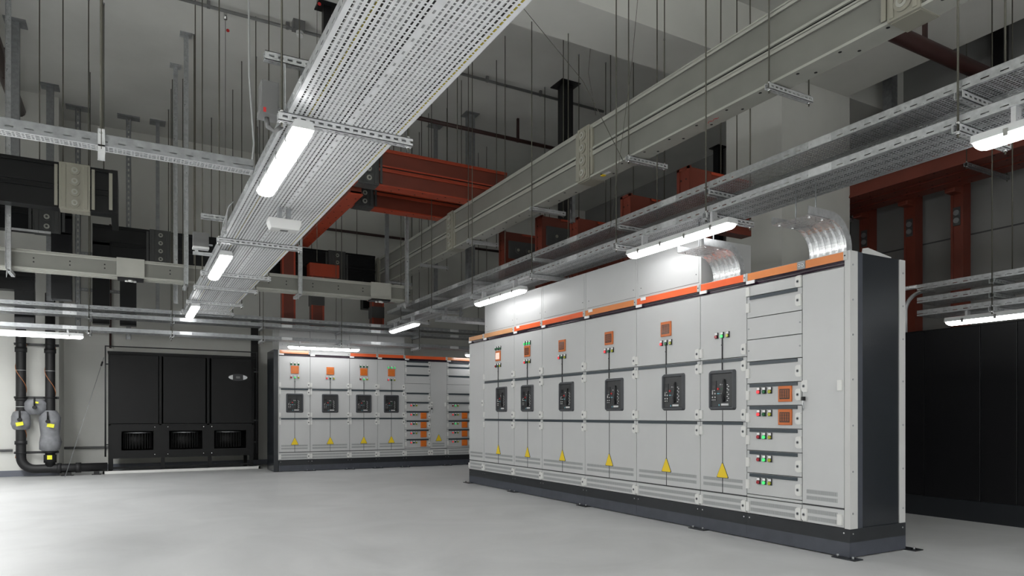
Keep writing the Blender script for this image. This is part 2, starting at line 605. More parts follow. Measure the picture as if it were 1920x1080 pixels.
# ------------------------------------------------------------------ curved drop trays
def bend_profile(x0, x1, zt, R, zend, n=12):
    """points of the tray floor: horizontal from x0 to x1 at zt then quarter bend down to zend"""
    pts = [(x0, zt), (x1, zt)]
    for k in range(1, n + 1):
        a = PI / 2 * k / n
        pts.append((x1 + R * math.sin(a), zt - R * (1 - math.cos(a))))
    pts.append((x1 + R, zend))
    return pts


def drop_tray(label, y0, y1, x0, x1, zt, R, zend, H=.062):
    t = thing('tray_drop_bend', label, 'cable tray', (x1 + R, (y0 + y1) / 2, zend), 0, 'tray bends dropping onto the switchgear')
    ox, oy, oz = x1 + R, (y0 + y1) / 2, zend
    pr = bend_profile(x0, x1, zt, R, zend)

    def nrm(i):
        a = Vector(pr[max(i - 1, 0)]); b = Vector(pr[min(i + 1, len(pr) - 1)])
        d = (b - a).normalized()
        return Vector((-d.y, d.x))    # outward: up then +x
    out = []
    for i in range(len(pr)):
        nn = nrm(i)
        if nn.x < 0: nn = -nn
        if i < 2: nn = Vector((0, 1))
        if i == len(pr) - 1: nn = Vector((1, 0))
        out.append(nn)
    mb = MB().m('bend_steel')
    # floor sheet, ribbed in the bend
    ny = 25
    vs, fs = [], []
    for i, p in enumerate(pr[1:], 1):
        for j in range(ny):
            y = y0 + (y1 - y0) * j / (ny - 1)
            rib = 0.009 if (j % 4 == 2 and i >= 3) else 0.0
            q = Vector(p) + out[i] * rib
            vs.append((q.x - ox, y - oy, q.y - oz))
    for i in range(len(pr) - 1):
        if i == 0: continue
        for j in range(ny - 1):
            fs.append(((i - 1) * ny + j, (i - 1) * ny + j + 1, i * ny + j + 1, i * ny + j))
    mb.add(vs, fs, False)
    build('curved_floor', mb, t)
    for y in (y0, y1):
        rl = MB().m('galv')
        for s in (0, .002):
            vs = []
            for i, p in enumerate(pr):
                q = Vector(p); e = q + out[i] * H
                vs += [(q.x - ox, y - oy + s, q.y - oz), (e.x - ox, y - oy + s, e.y - oz)]
            rl.add(vs, [(2 * i, 2 * i + 1, 2 * i + 3, 2 * i + 2) for i in range(len(pr) - 1)], False)
        build('side_rail', rl, t)
    fl = tray_mb(y1 - y0, x1 - x0, .004, False, 'x', 'galv')
    build('perforated_floor', fl, t, (x0 - ox, y0 - oy, zt - oz))
    # foot flange and two link plates up to the tray above
    build('foot_flange', MB().m('galv_bright').box(-.02, y0 - oy, -.003, .11, y1 - oy, .003), t)
    lk = MB().m('galv_dull')
    for y in (y0 + .09, y1 - .05):
        lk.cyl((x0 + .20 - ox, y - oy, zt - oz), (x0 + .20 - ox, y - oy, 2.6995 - oz), .005, 6)
    build('link_rod', lk, t)
    bl = MB().m('chrome')
    for x in (x0 + .05, x1 - .05):
        for y in (y0 + .03, y1 - .03):
            bl.cyl((x - ox, y - oy, zt - oz - .012), (x - ox, y - oy, zt - oz + .004), .011, 8)
    build('bolts', bl, t)
    return t


drop_tray('ribbed galvanised tray bend dropping onto the near end of the switchgear row', 3.16, 3.47, 4.12, 4.36, 2.42, .18, 2.21)
drop_tray('ribbed galvanised tray bend dropping onto the switchgear beside the upper boxes', 4.15, 4.46, 4.12, 4.36, 2.42, .18, 2.21)
# far branch
t = make_tray('short branch tray leaving the double trays past the far end of the row', .28, 4.2, 6.4, 9.75, 2.50, 'x', 1.1)
build('link_plate', MB().m('galv_dull').box(.05, .01, .0, .09, .014, .199).box(.30, .01, .0, .34, .014, .199), t)
# rack bend at the end of the black cabinets
t = thing('tray_drop_bend', 'curved tray end dropping behind the big switchgear end panel', 'cable tray', (7.62, 4.5, 1.895))
mb = MB().m('galv_bright')
for x in (-.17, .17):
    pts = [(x, -.15, .52)] + [(x, -.02 + .2 * math.sin(a), .32 + .2 * math.cos(a)) for a in [PI / 2 * k / 10 for k in range(11)]] + [(x, .18, 0)]
    mb.tube(pts, .022, 8)
build('side_rail', mb, t)
build('curved_floor', MB().m('galv').box(-.17, .17, 0, .17, .175, .34), t)


# ------------------------------------------------------------------ lamps
def lamp(label, x, y, z, axis, L=1.27, mount=0.14, group=None):
    t = thing('linear_luminaire', label, 'light', (x, y, z), 0 if axis == 'y' else -PI / 2, group)

    def body(wd, z0, z1, m, l0, l1, key):
        def f():
            poly = []
            if key == 'diffuser':
                for k in range(9):
                    a = PI * k / 8
                    poly.append((wd * math.cos(a), z1 - (z1 - z0) * math.sin(a) ** .7))
            else:
                poly = [(-wd, z0), (wd, z0), (wd * .8, z1), (-wd * .8, z1)]
            return MB().m(m).prism(poly, 'y', l0, l1)
        return cached(('lum_' + key, L), f)
    build('housing', body(.062, 0.0, .045, 'housing', -.004, L + .004, 'housing'), t)

    def dif():
        mb = MB().m('diffuser')
        st = [(.0, .30), (.006, .62), (.018, .85), (.04, 1.0), (L - .04, 1.0), (L - .018, .85), (L - .006, .62), (L, .30)]
        n = 11
        vs, fs = [], []
        for (yy, q) in st:
            for k in range(n):
                a = PI * k / (n - 1)
                vs.append((.058 * (.55 + .45 * q if q < 1 else 1) * math.cos(a), yy, -.040 * q * math.sin(a) ** .7))
        for i in range(len(st) - 1):
            for k in range(n - 1):
                fs.append((i * n + k, i * n + k + 1, (i + 1) * n + k + 1, (i + 1) * n + k))
        fs += [tuple(range(n)), tuple((len(st) - 1) * n + k for k in range(n))[::-1]]
        return mb.add(vs, fs)
    build('diffuser', cached(('lum_diffuser', L), dif), t)
    for k in range(4):
        yy = L * (.14 + .24 * k)
        for s in (-1, 1):
            build('clip', cached('clip', lambda: MB().m('chrome').box(-.004, -.012, -.02, .004, .012, .02)), t, (s * .062, yy, 0))
    for yy in (.2, L - .2):
        build('mounting_bracket', cached(('mnt', mount), lambda: MB().m('galv_bright').box(-.03, -.012, .044, .03, .012, mount).box(-.045, -.02, mount - .003, .045, .02, mount)), t, (0, yy, 0))
    return t


for i, y in enumerate((-3.05, .2, 3.92, 7.42, 11.1)):
    lamp('glowing tube light under the left edge of the wide tray, %s to the camera' % ORD[i], WX0 + .075, y, 2.63, 'y', mount=.0945, group='tube lights under the wide tray')
for i, y in enumerate((-2.5, .85, 3.93, 7.26, 10.82)):
    lamp('glowing tube light under the double trays beside the switchgear, %s to the camera' % ORD[i], 4.21, y, 2.56, 'y', mount=.14, group='tube lights under the double trays')
for i, (x, nm) in enumerate(((-4.3, 'outside the left edge of the picture'), (-1.9, 'left, in front of the insulated pipes'), (2.44, 'above the far switchgear row'), (5.9, 'right, hidden past the switchgear'))):
    lamp('glowing tube light under the back trays, ' + nm, x, 12.48, 2.235, 'x', mount=.0945, group='tube lights under the back trays')
for i, (y, nm) in enumerate(((2.80, 'further'), (-.4, 'nearer'))):
    lamp('glowing tube light over the black cabinets at right, the %s one' % nm, 7.52, y, 2.0, 'y', mount=.0945, group='tube lights over the black cabinets')
PN = [(-2.2, 11.07, 'left of the picture over the insulated pipes'), (-1.85, 9.05, 'left of the picture before the insulated pipes'), (-2.7, 7.2, 'left of the picture, second from the back wall'), (-2.4, 5.0, 'left of the picture, third from the back wall'), (-2.4, 2.2, 'left of the picture, fourth from the back wall'), (-2.4, -.6, 'left of the camera'), (-2.4, -3.6, 'far behind the camera, left'), (-.5, -1.7, 'just behind the camera'), (2.8, -1.6, 'behind the camera, right of it'), (5.2, -2.6, 'behind the camera, furthest right'), (2.8, -4.6, 'far behind the camera, middle')]
for i, (x, y, nm) in enumerate(PN):  # invented lamps out of view, added to brighten the hall
    t = thing('added_fill_light', 'added broad fill light ' + nm, 'light', (x, y, 2.62), 0, 'added fill lights outside the picture')
    build('diffuser', MB().m('fill_glow').prism([(.11 * math.cos(PI * k / 10), -.07 * math.sin(PI * k / 10)) for k in range(11)], 'y', 0, 1.3), t)
    build('housing', MB().m('housing').box(-.12, 0, .001, .12, 1.3, .06), t)
    if 'behind' in nm:
        build('added_uplight_panel', MB().m('fill_uplight').box(-.10, .12, .0605, .10, 1.18, .066), t)  # glowing top added to lift ceiling, beam and column
    for yy in (.1, 1.2):
        build('suspension_wire', MB().m('rod_steel').cyl((0, yy, .06), (0, yy, ZC - 2.621 if not 6.3 < y + yy < 7.2 else 5.7 - 2.621), .003, 6), t)

# emergency unit under wide tray
t = thing('emergency_light', 'white emergency light box fixed under the wide tray', 'light', (1.11, 5.85, 2.60))
build('casing', MB().m('white_plastic').prism([(-.13, .0), (-.11, -.055), (.11, -.055), (.13, 0), (.13, .03), (-.13, .03)], 'y', -.06, .06), t, bevel=.006)
build('lens', MB().m('box_grey').box(-.03, -.02, -.058, .03, .02, -.054), t)
build('mounting_bracket', MB().m('galv_dull').box(-.05, -.03, .03, -.02, .03, .125).box(.02, -.03, .03, .05, .03, .125), t)
build('cable', MB().m('white_mark').tube([(.0, .05, .03), (-.05, .09, .07), (.04, .04, .09), (.02, .0, .12)], .003, 6), t)

# junction box hung beside the wide tray
t = thing('junction_box', 'grey electrical box with a red mark beside the wide tray', 'box', (.70, 4.08, 2.74))
build('casing', MB().m('box_grey').box(-.05, 0, .02, .045, .11, .19), t, bevel=.005)
build('cover', MB().m('box_grey').box(-.056, -.006, 0, .05, .116, .035), t)
build('mark', MB().m('red_mark').box(-.04, -.008, .004, -.025, -.006, .03), t)
build('bracket', MB().m('galv_dull').box(.045, .03, .05, .073, .07, .06), t)
build('conduit', MB().m('box_grey').tube([(-.01, .06, 0), (-.005, .06, -.05), (.03, .05, -.075), (.07, .04, -.04)], .014, 8), t)
t = thing('side_bracket', 'slotted channel stub sticking out left of the wide tray, beyond the first lamp', 'bracket', (.56, 6.75, 2.80))
build('channel', channel(MB().m('galv'), 'x', 0, .214, 0, 0), t)
t = thing('junction_box', 'small grey box left of the wide tray by the second lamp', 'box', (.58, 7.9, 2.78))
build('casing', MB().m('box_grey').box(0, 0, .01, .15, .10, .17).m('white_mark').box(-.004, -.004, 0, .154, .10, .02), t)
build('bracket', MB().m('galv').box(.15, .03, .05, .193, .07, .06).box(.0, .03, -.06, .193, .07, -.03).box(.02, .03, -.03, .05, .07, .0), t)
t = thing('cable_coil', 'bundle of loose grey cable hanging off the left side of the wide tray', 'cable', (.755, 6.2, 2.83))
for k in range(4):
    random.seed(k)
    build('loop', MB().m('cable_grey').tube([(.012, 0, 0), (-.02, .05 + .03 * k, -.03), (-.03 + .012 * k, .35 + .05 * k, -.10 - .02 * k), (-.02, .62, -.14 + .01 * k), (-.008, .66 + .02 * k, -.10)], .004, 6), t)
t = thing('side_bracket', 'slotted channel stub sticking out of the wide tray high on its left', 'bracket', (.66, 4.02, 3.02))
build('channel', channel(MB().m('galv'), 'x', -.0, .24, .0, 0), t)
build('drop_plate', MB().m('galv').box(.108, .005, -.255, .113, .04, 0), t)


# ------------------------------------------------------------------ cabinets
def m_hinge():
    return MB().m('white_tab').box(.001, -.016, -.038, .034, .0, .038)


def m_lock():
    mb = MB().m('white_tab')
    poly = [(0, -.045), (0, .045), (-.028, .045)] + [(-.028 - .022 * math.sin(a), .022 - .0 + .023 * math.cos(a)) for a in [PI * k / 6 for k in range(1, 3)]] + [(-.05, -.02)] + [(-.028 - .022 * math.cos(a), -.02 - .025 * math.sin(a)) for a in [PI / 2 * k / 3 for k in range(1, 4)]]
    mb.prism(poly, 'y', -.014, 0)
    mb.m('galv_dull').cyl((-.027, -.0155, .0), (-.027, -.013, 0), .013, 12)
    mb.m('gap_black').cyl((-.027, -.0165, .0), (-.027, -.0153, 0), .007, 10)
    return mb


def hinge(parent, x, z):
    build('hinge', cached('hinge', m_hinge), parent, (x, 0, z))


def lock(parent, x, z):
    build('lock', cached('lock', m_lock), parent, (x, 0, z))


def door(t, x0, x1, z0, z1, vents=False, bar=None, name='door'):
    mb = MB().m('panel_grey').box(x0 + .003, 0, z0 + .003, x1 - .003, .0178, z1 - .003)
    d = build(name, mb, t, bevel=.0015)
    if vents:
        build('vent_band', slotband(x0 + .04, x1 - .045, .452, .482), d)
        build('vent_band', slotband(x0 + .04, x1 - .045, .402, .432), d)
    if bar:
        build('hinge_bar', MB().m('hinge_bar').box(x0 + .035, -.009, bar[0], x1 - .04, .001, bar[1]), d)
    return d


def slotband(x0, x1, z0, z1):
    mb = MB().m('vent_grey').box(x0, -.0008, z0, x1, .001, z1)
    mb.m('vent_dark')
    n = int((x1 - x0) / .012)
    for k in range(n):
        a = x0 + .003 + k * .012
        mb.box(a, -.0012, z0 + .003, a + .0022, 0, z1 - .003)
    return mb


def indicator(t, x, z, lens):
    o = build('indicator_light', cached('indicator', lambda: MB().m('black_plastic').box(-.0155, -.012, -.0265, .0155, 0, .0265).m('white_label').box(-.013, -.0145, .006, .013, -.012, .0245)), t, (x, 0, z))
    build('lens', cached('lens_' + lens, lambda: MB().m(lens).cyl((0, -.012, 0), (0, -.022, 0), .0135, 12)), o, (0, 0, -.0105))
    return o


def screen_unit(t, x, z, scr='screen_dark', s=.07, bars=True):
    o = build('power_meter', cached('meter%.3f' % s, lambda: MB().m('meter_orange').box(-s, -.014, -s, s, 0, s)), t, (x, 0, z), bevel=.003)

    def f():
        mb = MB().m(scr).box(-s * .76, -.0155, -s * .66, s * .76, -.013, s * .62)
        mb.m('meter_orange')
        if bars:
            for k in range(6):
                zz = -s * .5 + k * s * .19
                mb.box(-s * .68, -.0162, zz, s * .68, -.0154, zz + s * .035)
            for k in range(4):
                xx = -s * .55 + k * s * .36
                mb.box(xx, -.0162, -s * .5, xx + s * .03, -.0154, s * .5)
        return mb
    build('screen', cached('screen%s%.3f' % (scr, s), f), o)
    return o


def breaker(t, x, z0=1.068, z1=1.414, wd=.306):
    h = wd / 2
    cz = (z0 + z1) / 2
    hz = (z1 - z0) / 2

    def frame():
        mb = MB().m('breaker_frame')
        R = .022

        def rr(a, b, r):
            p = []
            for cxx, czz, s0 in ((a - r, b - r, 0), (-a + r, b - r, 90), (-a + r, -b + r, 180), (a - r, -b + r, 270)):
                for k in range(5):
                    q = math.radians(s0 + k * 22.5)
                    p.append((cxx + r * math.cos(q), czz + r * math.sin(q)))
            return p
        o1, o2, o3 = rr(h, hz, R), rr(h - .012, hz - .012, R * .8), rr(h - .032, hz - .032, .008)
        n = len(o1)
        vs = [(p[0], 0, p[1]) for p in o1] + [(p[0], -.022, p[1]) for p in o2] + [(p[0], -.022, p[1]) for p in rr(h - .026, hz - .026, .01)] + [(p[0], -.004, p[1]) for p in o3]
        fs = []
        for k in range(3):
            for i in range(n):
                fs.append((k * n + i, k * n + (i + 1) % n, (k + 1) * n + (i + 1) % n, (k + 1) * n + i))
        mb.add(vs, fs)
        return mb
    o = build('breaker', cached('breaker_frame', frame), t, (x, 0, cz))

    def face():
        mb = MB().m('breaker_face').box(-h + .03, -.006, -hz + .03, h - .03, -.002, hz - .03)
        mb.m('breaker_dark').box(-.115, -.010, .0, -.065, -.006, .082)
        mb.m('breaker_face').box(-.108, -.0115, .015, -.072, -.0095, .045)
        return mb
    build('front_plate', cached('breaker_face', face), o)
    build('control_panel', cached('breaker_ctl', lambda: MB().m('breaker_dark').box(-.118, -.009, -.095, -.062, -.006, -.003)), o)

    def keys():
        mb = MB().m('white_mark')
        for (a, b, r) in ((-.108, .0, .0035), (-.088, .0, .0045), (-.108, -.014, .006), (-.108, -.029, .0065), (-.078, -.029, .0065), (-.108, -.060, .0065), (-.078, -.060, .0065), (-.112, -.083, .004), (-.098, -.083, .004), (-.078, -.083, .0045)):
            mb.cyl((a, -.009, b), (a, -.013, b), r, 8)
        return mb
    build('keypad', cached('breaker_keys', keys), o)

    def buttons():
        mb = MB()
        mb.m('red_mark').box(-.052, -.014, .003, -.036, -.006, .02)
        mb.m('green_lens').box(.0, -.014, .003, .014, -.006, .02)
        mb.m('white_mark').box(-.022, -.010, .043, -.014, -.006, .054).box(-.002, -.010, .043, .014, -.006, .052)
        mb.m('blue_mark').box(-.056, -.010, -.033, -.028, -.006, -.025)
        mb.m('galv_dull').box(-.016, -.010, -.032, .01, -.006, -.026)
        return mb
    build('push_buttons', cached('breaker_btn', buttons), o)

    def lever():
        mb = MB().m('breaker_dark')
        mb.tube([(.028, -.010, .092), (.028, -.020, .07), (.026, -.022, .0), (.018, -.024, -.05), (.022, -.018, -.085), (.024, -.010, -.1)], [.007, .009, .009, .010, .012, .008], 8)
        mb.m('breaker_face').prism([(-.04, -.105), (.012, -.105), (.014, -.05), (-.03, -.045)], 'y', -.016, -.006)
        return mb
    build('charging_handle', cached('breaker_lever', lever), o)

    def marks():
        mb = MB().m('white_mark')
        for k, zz in enumerate((.045, .03, .012, .0, -.02, -.038, -.055, -.072, -.09)):
            mb.box(.052 + (k % 2) * .012, -.0072, zz - .004, .066 + (k % 2) * .012, -.006, zz + .003)
        return mb
    build('scale_marks', cached('breaker_marks', marks), o)
    build('name_plate', cached('breaker_plate', lambda: MB().m('white_mark').box(-.01, -.0085, -.134, .072, -.006, -.117).m('blue_mark').box(-.04, -.0072, -.136, -.03, -.006, -.122)), o)
    return o


def triangle(t, x, z0=.482, hgt=.13, wd=.13):
    def tri(s, y0, y1, m):
        a = wd / 2 * s; h0 = hgt * (.5 - .5 * s) * .8; h1 = hgt * (1 - (1 - s) * .55)
        p = [(-a, h0 + .006), (-a + .008, h0), (a - .008, h0), (a, h0 + .006), (.006, h1 - .003), (0, h1), (-.006, h1 - .003)]
        return p
    o = build('warning_sign', cached('warn', lambda: MB().m('seam').prism(tri(1.04, 0, 0, ''), 'y', -.004, 0).m('sign_yellow').prism(tri(.95, 0, 0, ''), 'y', -.005, 0)), t, (x, 0, z0))
    return o


X0M = [9.358, 8.867, 7.976, 7.265, 6.344, 5.446, 4.558, 4.025]
FX = 4.48


def mloc(i): return (FX, X0M[i], 0)


def cabinet(label, loc, rz, W, kind, cover='orange_cover', depth=.67, top_box=0.0, off=0.0, meter='screen_dark', ind=('red_lit', 'green_lens', 'yellow_lens'), ind2=None, plate2=False, group=None, rows=(), Wd=None, endpanel=False, feet=True, bolt=True):
    t = thing('switchgear_cabinet', label, 'switchgear', loc, rz, group)
    if loc in [mloc(k) for k in (2, 4, 6)]: feet = False
    build('body', MB().m('panel_grey').box(.001, .02, .21, W - .001, depth, 2.195).m('seam').box(.002, .018, .212, W - .002, .0202, 2.094), t)
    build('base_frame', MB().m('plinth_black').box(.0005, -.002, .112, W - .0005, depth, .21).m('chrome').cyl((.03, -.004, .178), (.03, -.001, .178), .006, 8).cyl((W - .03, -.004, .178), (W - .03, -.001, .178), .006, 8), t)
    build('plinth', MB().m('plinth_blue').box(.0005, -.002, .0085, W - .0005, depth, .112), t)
    if feet:
        for yy in (-.03, depth + .03):
            for xx in ((0, W) if loc == mloc(0) else (W,)):
              if not (xx == W and loc == mloc(0)): build('anchor_plate', cached('anchor', lambda: MB().m('plinth_black').box(-.09, -.03, 0, .09, .07, .008).m('galv_dull').cyl((-.06, .0, .008), (-.06, 0, .026), .009, 6).cyl((.06, .0, .008), (.06, 0, .026), .009, 6)), t, (xx, yy, 0))
    # cover strip, groove and labels
    if cover:
        build('busbar_cover', MB().m(cover).box(.012, -.006, 2.137, W - .03, .02, 2.197), t, bevel=.002)
    else:
        build('busbar_cover', MB().m('panel_grey').box(.012, -.002, 2.137, W - .03, .02, 2.197), t)
    build('cover_clip', MB().m('panel_light').box(.001, -.009, 2.133, .012, .02, 2.2).box(W - .03, -.010, 2.135, W - .003, .02, 2.199).m('gap_black').cyl((W - .018, -.0115, 2.167), (W - .018, -.009, 2.167), .006, 10), t)
    g = MB().m('groove')
    n = 8
    pr = [(-.002 + .016 * math.sin(PI * k / n), 2.134 - .038 * k / n) for k in range(n + 1)]
    vs = []
    for (y, z) in pr:
        vs += [(.0, y, z), (W, y, z)]
    g.add(vs, [(2 * i, 2 * i + 2, 2 * i + 3, 2 * i + 1) for i in range(n)], True)
    build('cover_groove', g, t)
    build('label_plate', MB().m('white_label').box(.002, -.012, 2.108, .085, -.002, 2.134), t)
    if plate2:
        build('label_plate', MB().m('white_label').box(.075, -.010, 2.17, .15, -.006, 2.20), t)
    Wd = Wd or W
    # bottom vent panel
    vp = door(t, 0, Wd, .212, .345, name='vent_panel')
    build('vent_band', slotband(.04, Wd - .045, .285, .318), vp)
    build('vent_band', slotband(.04, Wd - .045, .232, .265), vp)
    lock(vp, Wd - .004, .27)
    hinge(vp, 0, .27)
    c = W / 2 if kind == 'breaker' else Wd / 2
    if kind == 'breaker':
        d1 = door(t, 0, W, 1.512, 2.094, bar=None)
        d2 = door(t, 0, W, .968, 1.512, bar=(1.478, 1.506))
        d3 = door(t, 0, W, .352, .968, vents=True, bar=(.942, .966))
        for z, dd in ((1.575, d1), (1.437, d2), (1.03, d2), (.888, d3)):
            lock(dd, W - .004, z)
            hinge(dd, 0, z)
        build('mimic_line', MB().m('black_plastic').box(c - .003, -.0105, 1.415, c + .003, 0, 1.69).box(c - .003, -.0025, .355, c + .003, 0, 1.067).cyl((c, -.012, 1.63), (c, -.009, 1.63), .008, 8), t)
        if meter:
            screen_unit(t, c, 1.846, meter, bars=(meter == 'screen_dark'))
        for k, ln in enumerate(ind):
            indicator(t, c + (k - 1) * .064, 1.716, ln)
        if ind2:
            for k, ln in enumerate(ind2):
                indicator(t, c + (k - 1) * .064, 1.955, ln)
        breaker(t, c + off)
        triangle(t, c)
    elif kind == 'plain':
        d = door(t, 0, W, .352, 2.094, vents=True)
        lock(d, W - .004, 1.2)
    elif kind == 'drawers':
        zs = [2.094, 2.005, 1.826, 1.646, 1.465, 1.283, 1.101, .917, .734, .549, .372]
        for i in range(10):
            b = None
            if i in (1, 4, 5, 6, 7, 8, 9): b = (zs[i] - .030, zs[i] - .004)
            if rows and rows[i] == 'bar': b = (zs[i] - .030, zs[i] - .004)
            d = door(t, 0, Wd, zs[i + 1], zs[i], bar=b, name='drawer_front')
            if i in (0, 1, 4, 5, 6, 7, 8, 9):
                hinge(d, 0, (zs[i] + zs[i + 1]) / 2 - .005)
                lock(d, Wd - .004, (zs[i] + zs[i + 1]) / 2 - .01 if i else zs[i] - .045)
            else:
                build('screw', MB().m('galv_dull').cyl((.02, -.003, zs[i] - .09), (.02, 0, zs[i] - .09), .007, 8).cyl((Wd - .02, -.003, zs[i] - .09), (Wd - .02, 0, zs[i] - .09), .007, 8), d)
            r = rows[i] if rows else None
            if r and r != 'bar':
                lit, met = r
                zc = zs[i] - .06
                for k in range(3):
                    ln = [('red_lit' if lit == 'r' else 'red_lens'), ('green_lit' if lit == 'g' else 'green_lens'), 'yellow_lens'][k]
                    indicator(t, .128 + k * .057, zc, ln)
                if met:
                    screen_unit(t, Wd - .15, zs[i] - .092, met, s=.062)
        door(t, 0, Wd, .347, .372, name='sill_panel')
    if Wd < W:
        # tall cable compartment door
        W2 = W - (.027 if endpanel else 0)
        d = door(t, Wd, W2, .352, 2.094)
        build('vent_band', slotband(Wd + .04, W2 - .055, .432, .464), d)
        build('vent_band', slotband(Wd + .04, W2 - .055, .387, .417), d)
        hinge(d, W2 - .05, 1.24)
        lock(d, Wd + .05, 1.245)
        build('key', MB().m('gap_black').box(Wd + .015, -.03, 1.135, Wd + .033, -.004, 1.165).m('galv_bright').box(Wd + .02, -.028, 1.10, Wd + .03, -.024, 1.135).m('galv_dull').tube([(Wd + .03, -.026, 1.12), (Wd + .038, -.028, 1.08), (Wd + .03, -.026, 1.06), (Wd + .02, -.026, 1.09)], .003, 6), d)
        v2 = door(t, Wd, W2, .212, .345, name='vent_panel')
        build('vent_band', slotband(Wd + .04, W2 - .055, .285, .318), v2)
        build('vent_band', slotband(Wd + .04, W2 - .055, .232, .265), v2)
        hinge(v2, W2 - .05, .27)
        lock(v2, Wd + .05, .27)
    if top_box:
        d0 = .012
        b = build('busbar_chamber', MB().m('panel_grey').box(.002, d0, 2.198, W - .002, depth - .02, 2.198 + top_box), t, bevel=.003)
        build('chamber_panel', MB().m('panel_grey').box(.03, d0 - .003, 2.225, W - .03, d0 + .002, 2.198 + top_box - .035).m('seam').box(.028, d0 - .001, 2.222, W - .028, d0 + .001, 2.225).m('gap_black').cyl((W - .06, d0 - .005, 2.30), (W - .06, d0 - .002, 2.30), .005, 8).cyl((.06, d0 - .005, 2.30), (.06, d0 - .002, 2.30), .005, 8), b)
    return t


GM = 'cabinets of the long switchgear row'
MR = -PI / 2
G3, K3 = ('green_lit',) * 3, ('green_lens',) * 3
cabinet('narrow plain cabinet at the far end of the long switchgear row', mloc(0), MR, .491, 'plain', 'cover_tan_reflection', group=GM)
cabinet('switchgear cabinet with a brightly glowing meter, second from the far end', mloc(1), MR, .891, 'breaker', 'cover_tan_reflection', top_box=.43, off=.10, meter='screen_pale', ind=('red_lens', 'green_lens', 'yellow_lens'), ind2=K3, group=GM)
cabinet('narrower switchgear cabinet with three green lights above its meter', mloc(2), MR, .711, 'breaker', 'orange_cover', top_box=.43, off=0, ind2=G3, plate2=True, group=GM)
cabinet('switchgear cabinet left of the middle of the row, small orange meter over three lights', mloc(3), MR, .921, 'breaker', 'orange_cover', top_box=.43, off=.09, group=GM)
cabinet('switchgear cabinet with reflection-tinted tan top strip in the middle of the long row', mloc(4), MR, .898, 'breaker', 'cover_amber_reflection', top_box=.43, off=.09, plate2=True, group=GM)
cabinet('wide switchgear cabinet under the last tall upper box, red-orange top strip', mloc(5), MR, .888, 'breaker', 'orange_cover', top_box=.43, off=.10, plate2=True, group=GM)
cabinet('switchgear cabinet with large breaker and no orange meter', mloc(6), MR, .533, 'breaker', 'orange_cover', off=0, meter=None, ind=('red_lens', 'green_lit', 'yellow_lens'), group=GM)
R5 = [None, None, None, None, None, ('r', 'screen_dark'), ('r', 'screen_dark'), ('g', None), ('g', None), ('g', None)]
t = cabinet('nearest switchgear cabinet with ten drawer fronts and dark end panel', mloc(7), MR, .918, 'drawers', 'cover_amber_reflection', group=GM, rows=R5, Wd=.536, endpanel=True)
# pair of round plugs on the cover, end panel
build('plug_plate', MB().m('galv_dull').box(.50, -.012, 2.137, .57, -.006, 2.197).m('white_mark').cyl((.518, -.014, 2.167), (.518, -.011, 2.167), .011, 12).cyl((.548, -.014, 2.167), (.548, -.011, 2.167), .011, 12).m('gap_black').cyl((.518, -.0155, 2.167), (.518, -.0135, 2.167), .005, 8).cyl((.548, -.0155, 2.167), (.548, -.0135, 2.167), .005, 8), t)
ep = MB().m('panel_light').box(.893, -.002, .21, .918, .02, 2.2).box(.918, -.002, .21, .936, .085, 2.2).box(.918, .60, .21, .930, .67, 2.2)
ep.m('galv_dull')
for z in (.32, .62, .95, 1.28, 1.6, 1.85, 2.1):
    ep.cyl((.935, .03, z), (.939, .03, z), .007, 8).cyl((.929, .64, z), (.933, .64, z), .007, 8)
build('corner_post', ep, t)
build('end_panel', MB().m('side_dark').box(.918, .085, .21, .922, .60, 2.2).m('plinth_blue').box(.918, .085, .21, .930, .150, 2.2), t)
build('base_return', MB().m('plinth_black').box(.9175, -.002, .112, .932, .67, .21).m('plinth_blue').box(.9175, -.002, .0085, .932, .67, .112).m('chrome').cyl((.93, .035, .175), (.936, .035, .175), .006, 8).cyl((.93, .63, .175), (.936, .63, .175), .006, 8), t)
build('lifting_bracket', MB().m('panel_light').prism([(.16, 2.2), (.5, 2.2), (.5, 2.207), (.22, 2.245), (.17, 2.235)], 'x', .915, .925), t)

GB = 'cabinets of the far switchgear row'
Y1 = 12.8
cabinet('leftmost cabinet of the far switchgear row, reflection-tinted amber top strip and dark end', (2.34, Y1, 0), 0, .553, 'breaker', 'cover_amber_reflection', top_box=.42, meter='screen_amber', ind=('red_lens', 'green_lit', 'yellow_lens'), ind2=K3, group=GB)
cabinet('wide far cabinet without an orange top strip', (2.893, Y1, 0), 0, .732, 'breaker', None, top_box=.42, meter='screen_amber', group=GB)
cabinet('far cabinet third from left, three dark green lights over its meter', (3.625, Y1, 0), 0, .546, 'breaker', 'orange_cover', top_box=.42, meter='screen_amber', ind=('red_lens', 'green_lit', 'yellow_lens'), ind2=K3, group=GB)
cabinet('far cabinet fourth from left, three glowing green lights over its meter', (4.171, Y1, 0), 0, .552, 'breaker', 'orange_cover', top_box=.42, meter='screen_amber', ind2=G3, group=GB)
RB = ['bar', 'bar', 'bar', None, None, ('r', None), ('r', 'screen_amber'), ('r', 'screen_amber'), ('r', 'screen_amber'), ('r', 'screen_amber')]
t = cabinet('far cabinet with drawers and a tall door carrying a yellow warning triangle', (4.723, Y1, 0), 0, .901, 'drawers', 'orange_cover', rows=RB, Wd=.541, group=GB)
triangle(t, .72, .50, .11, .115)
RC = ['bar', 'bar', 'bar', None, None, ('g', None), ('r', 'screen_amber'), ('g', 'screen_amber'), ('r', 'screen_amber'), ('r', 'screen_amber')]
cabinet('rightmost visible far cabinet with drawers, half hidden by the long row', (5.624, Y1, 0), 0, .541, 'drawers', 'cover_amber_reflection', rows=RC, group=GB)
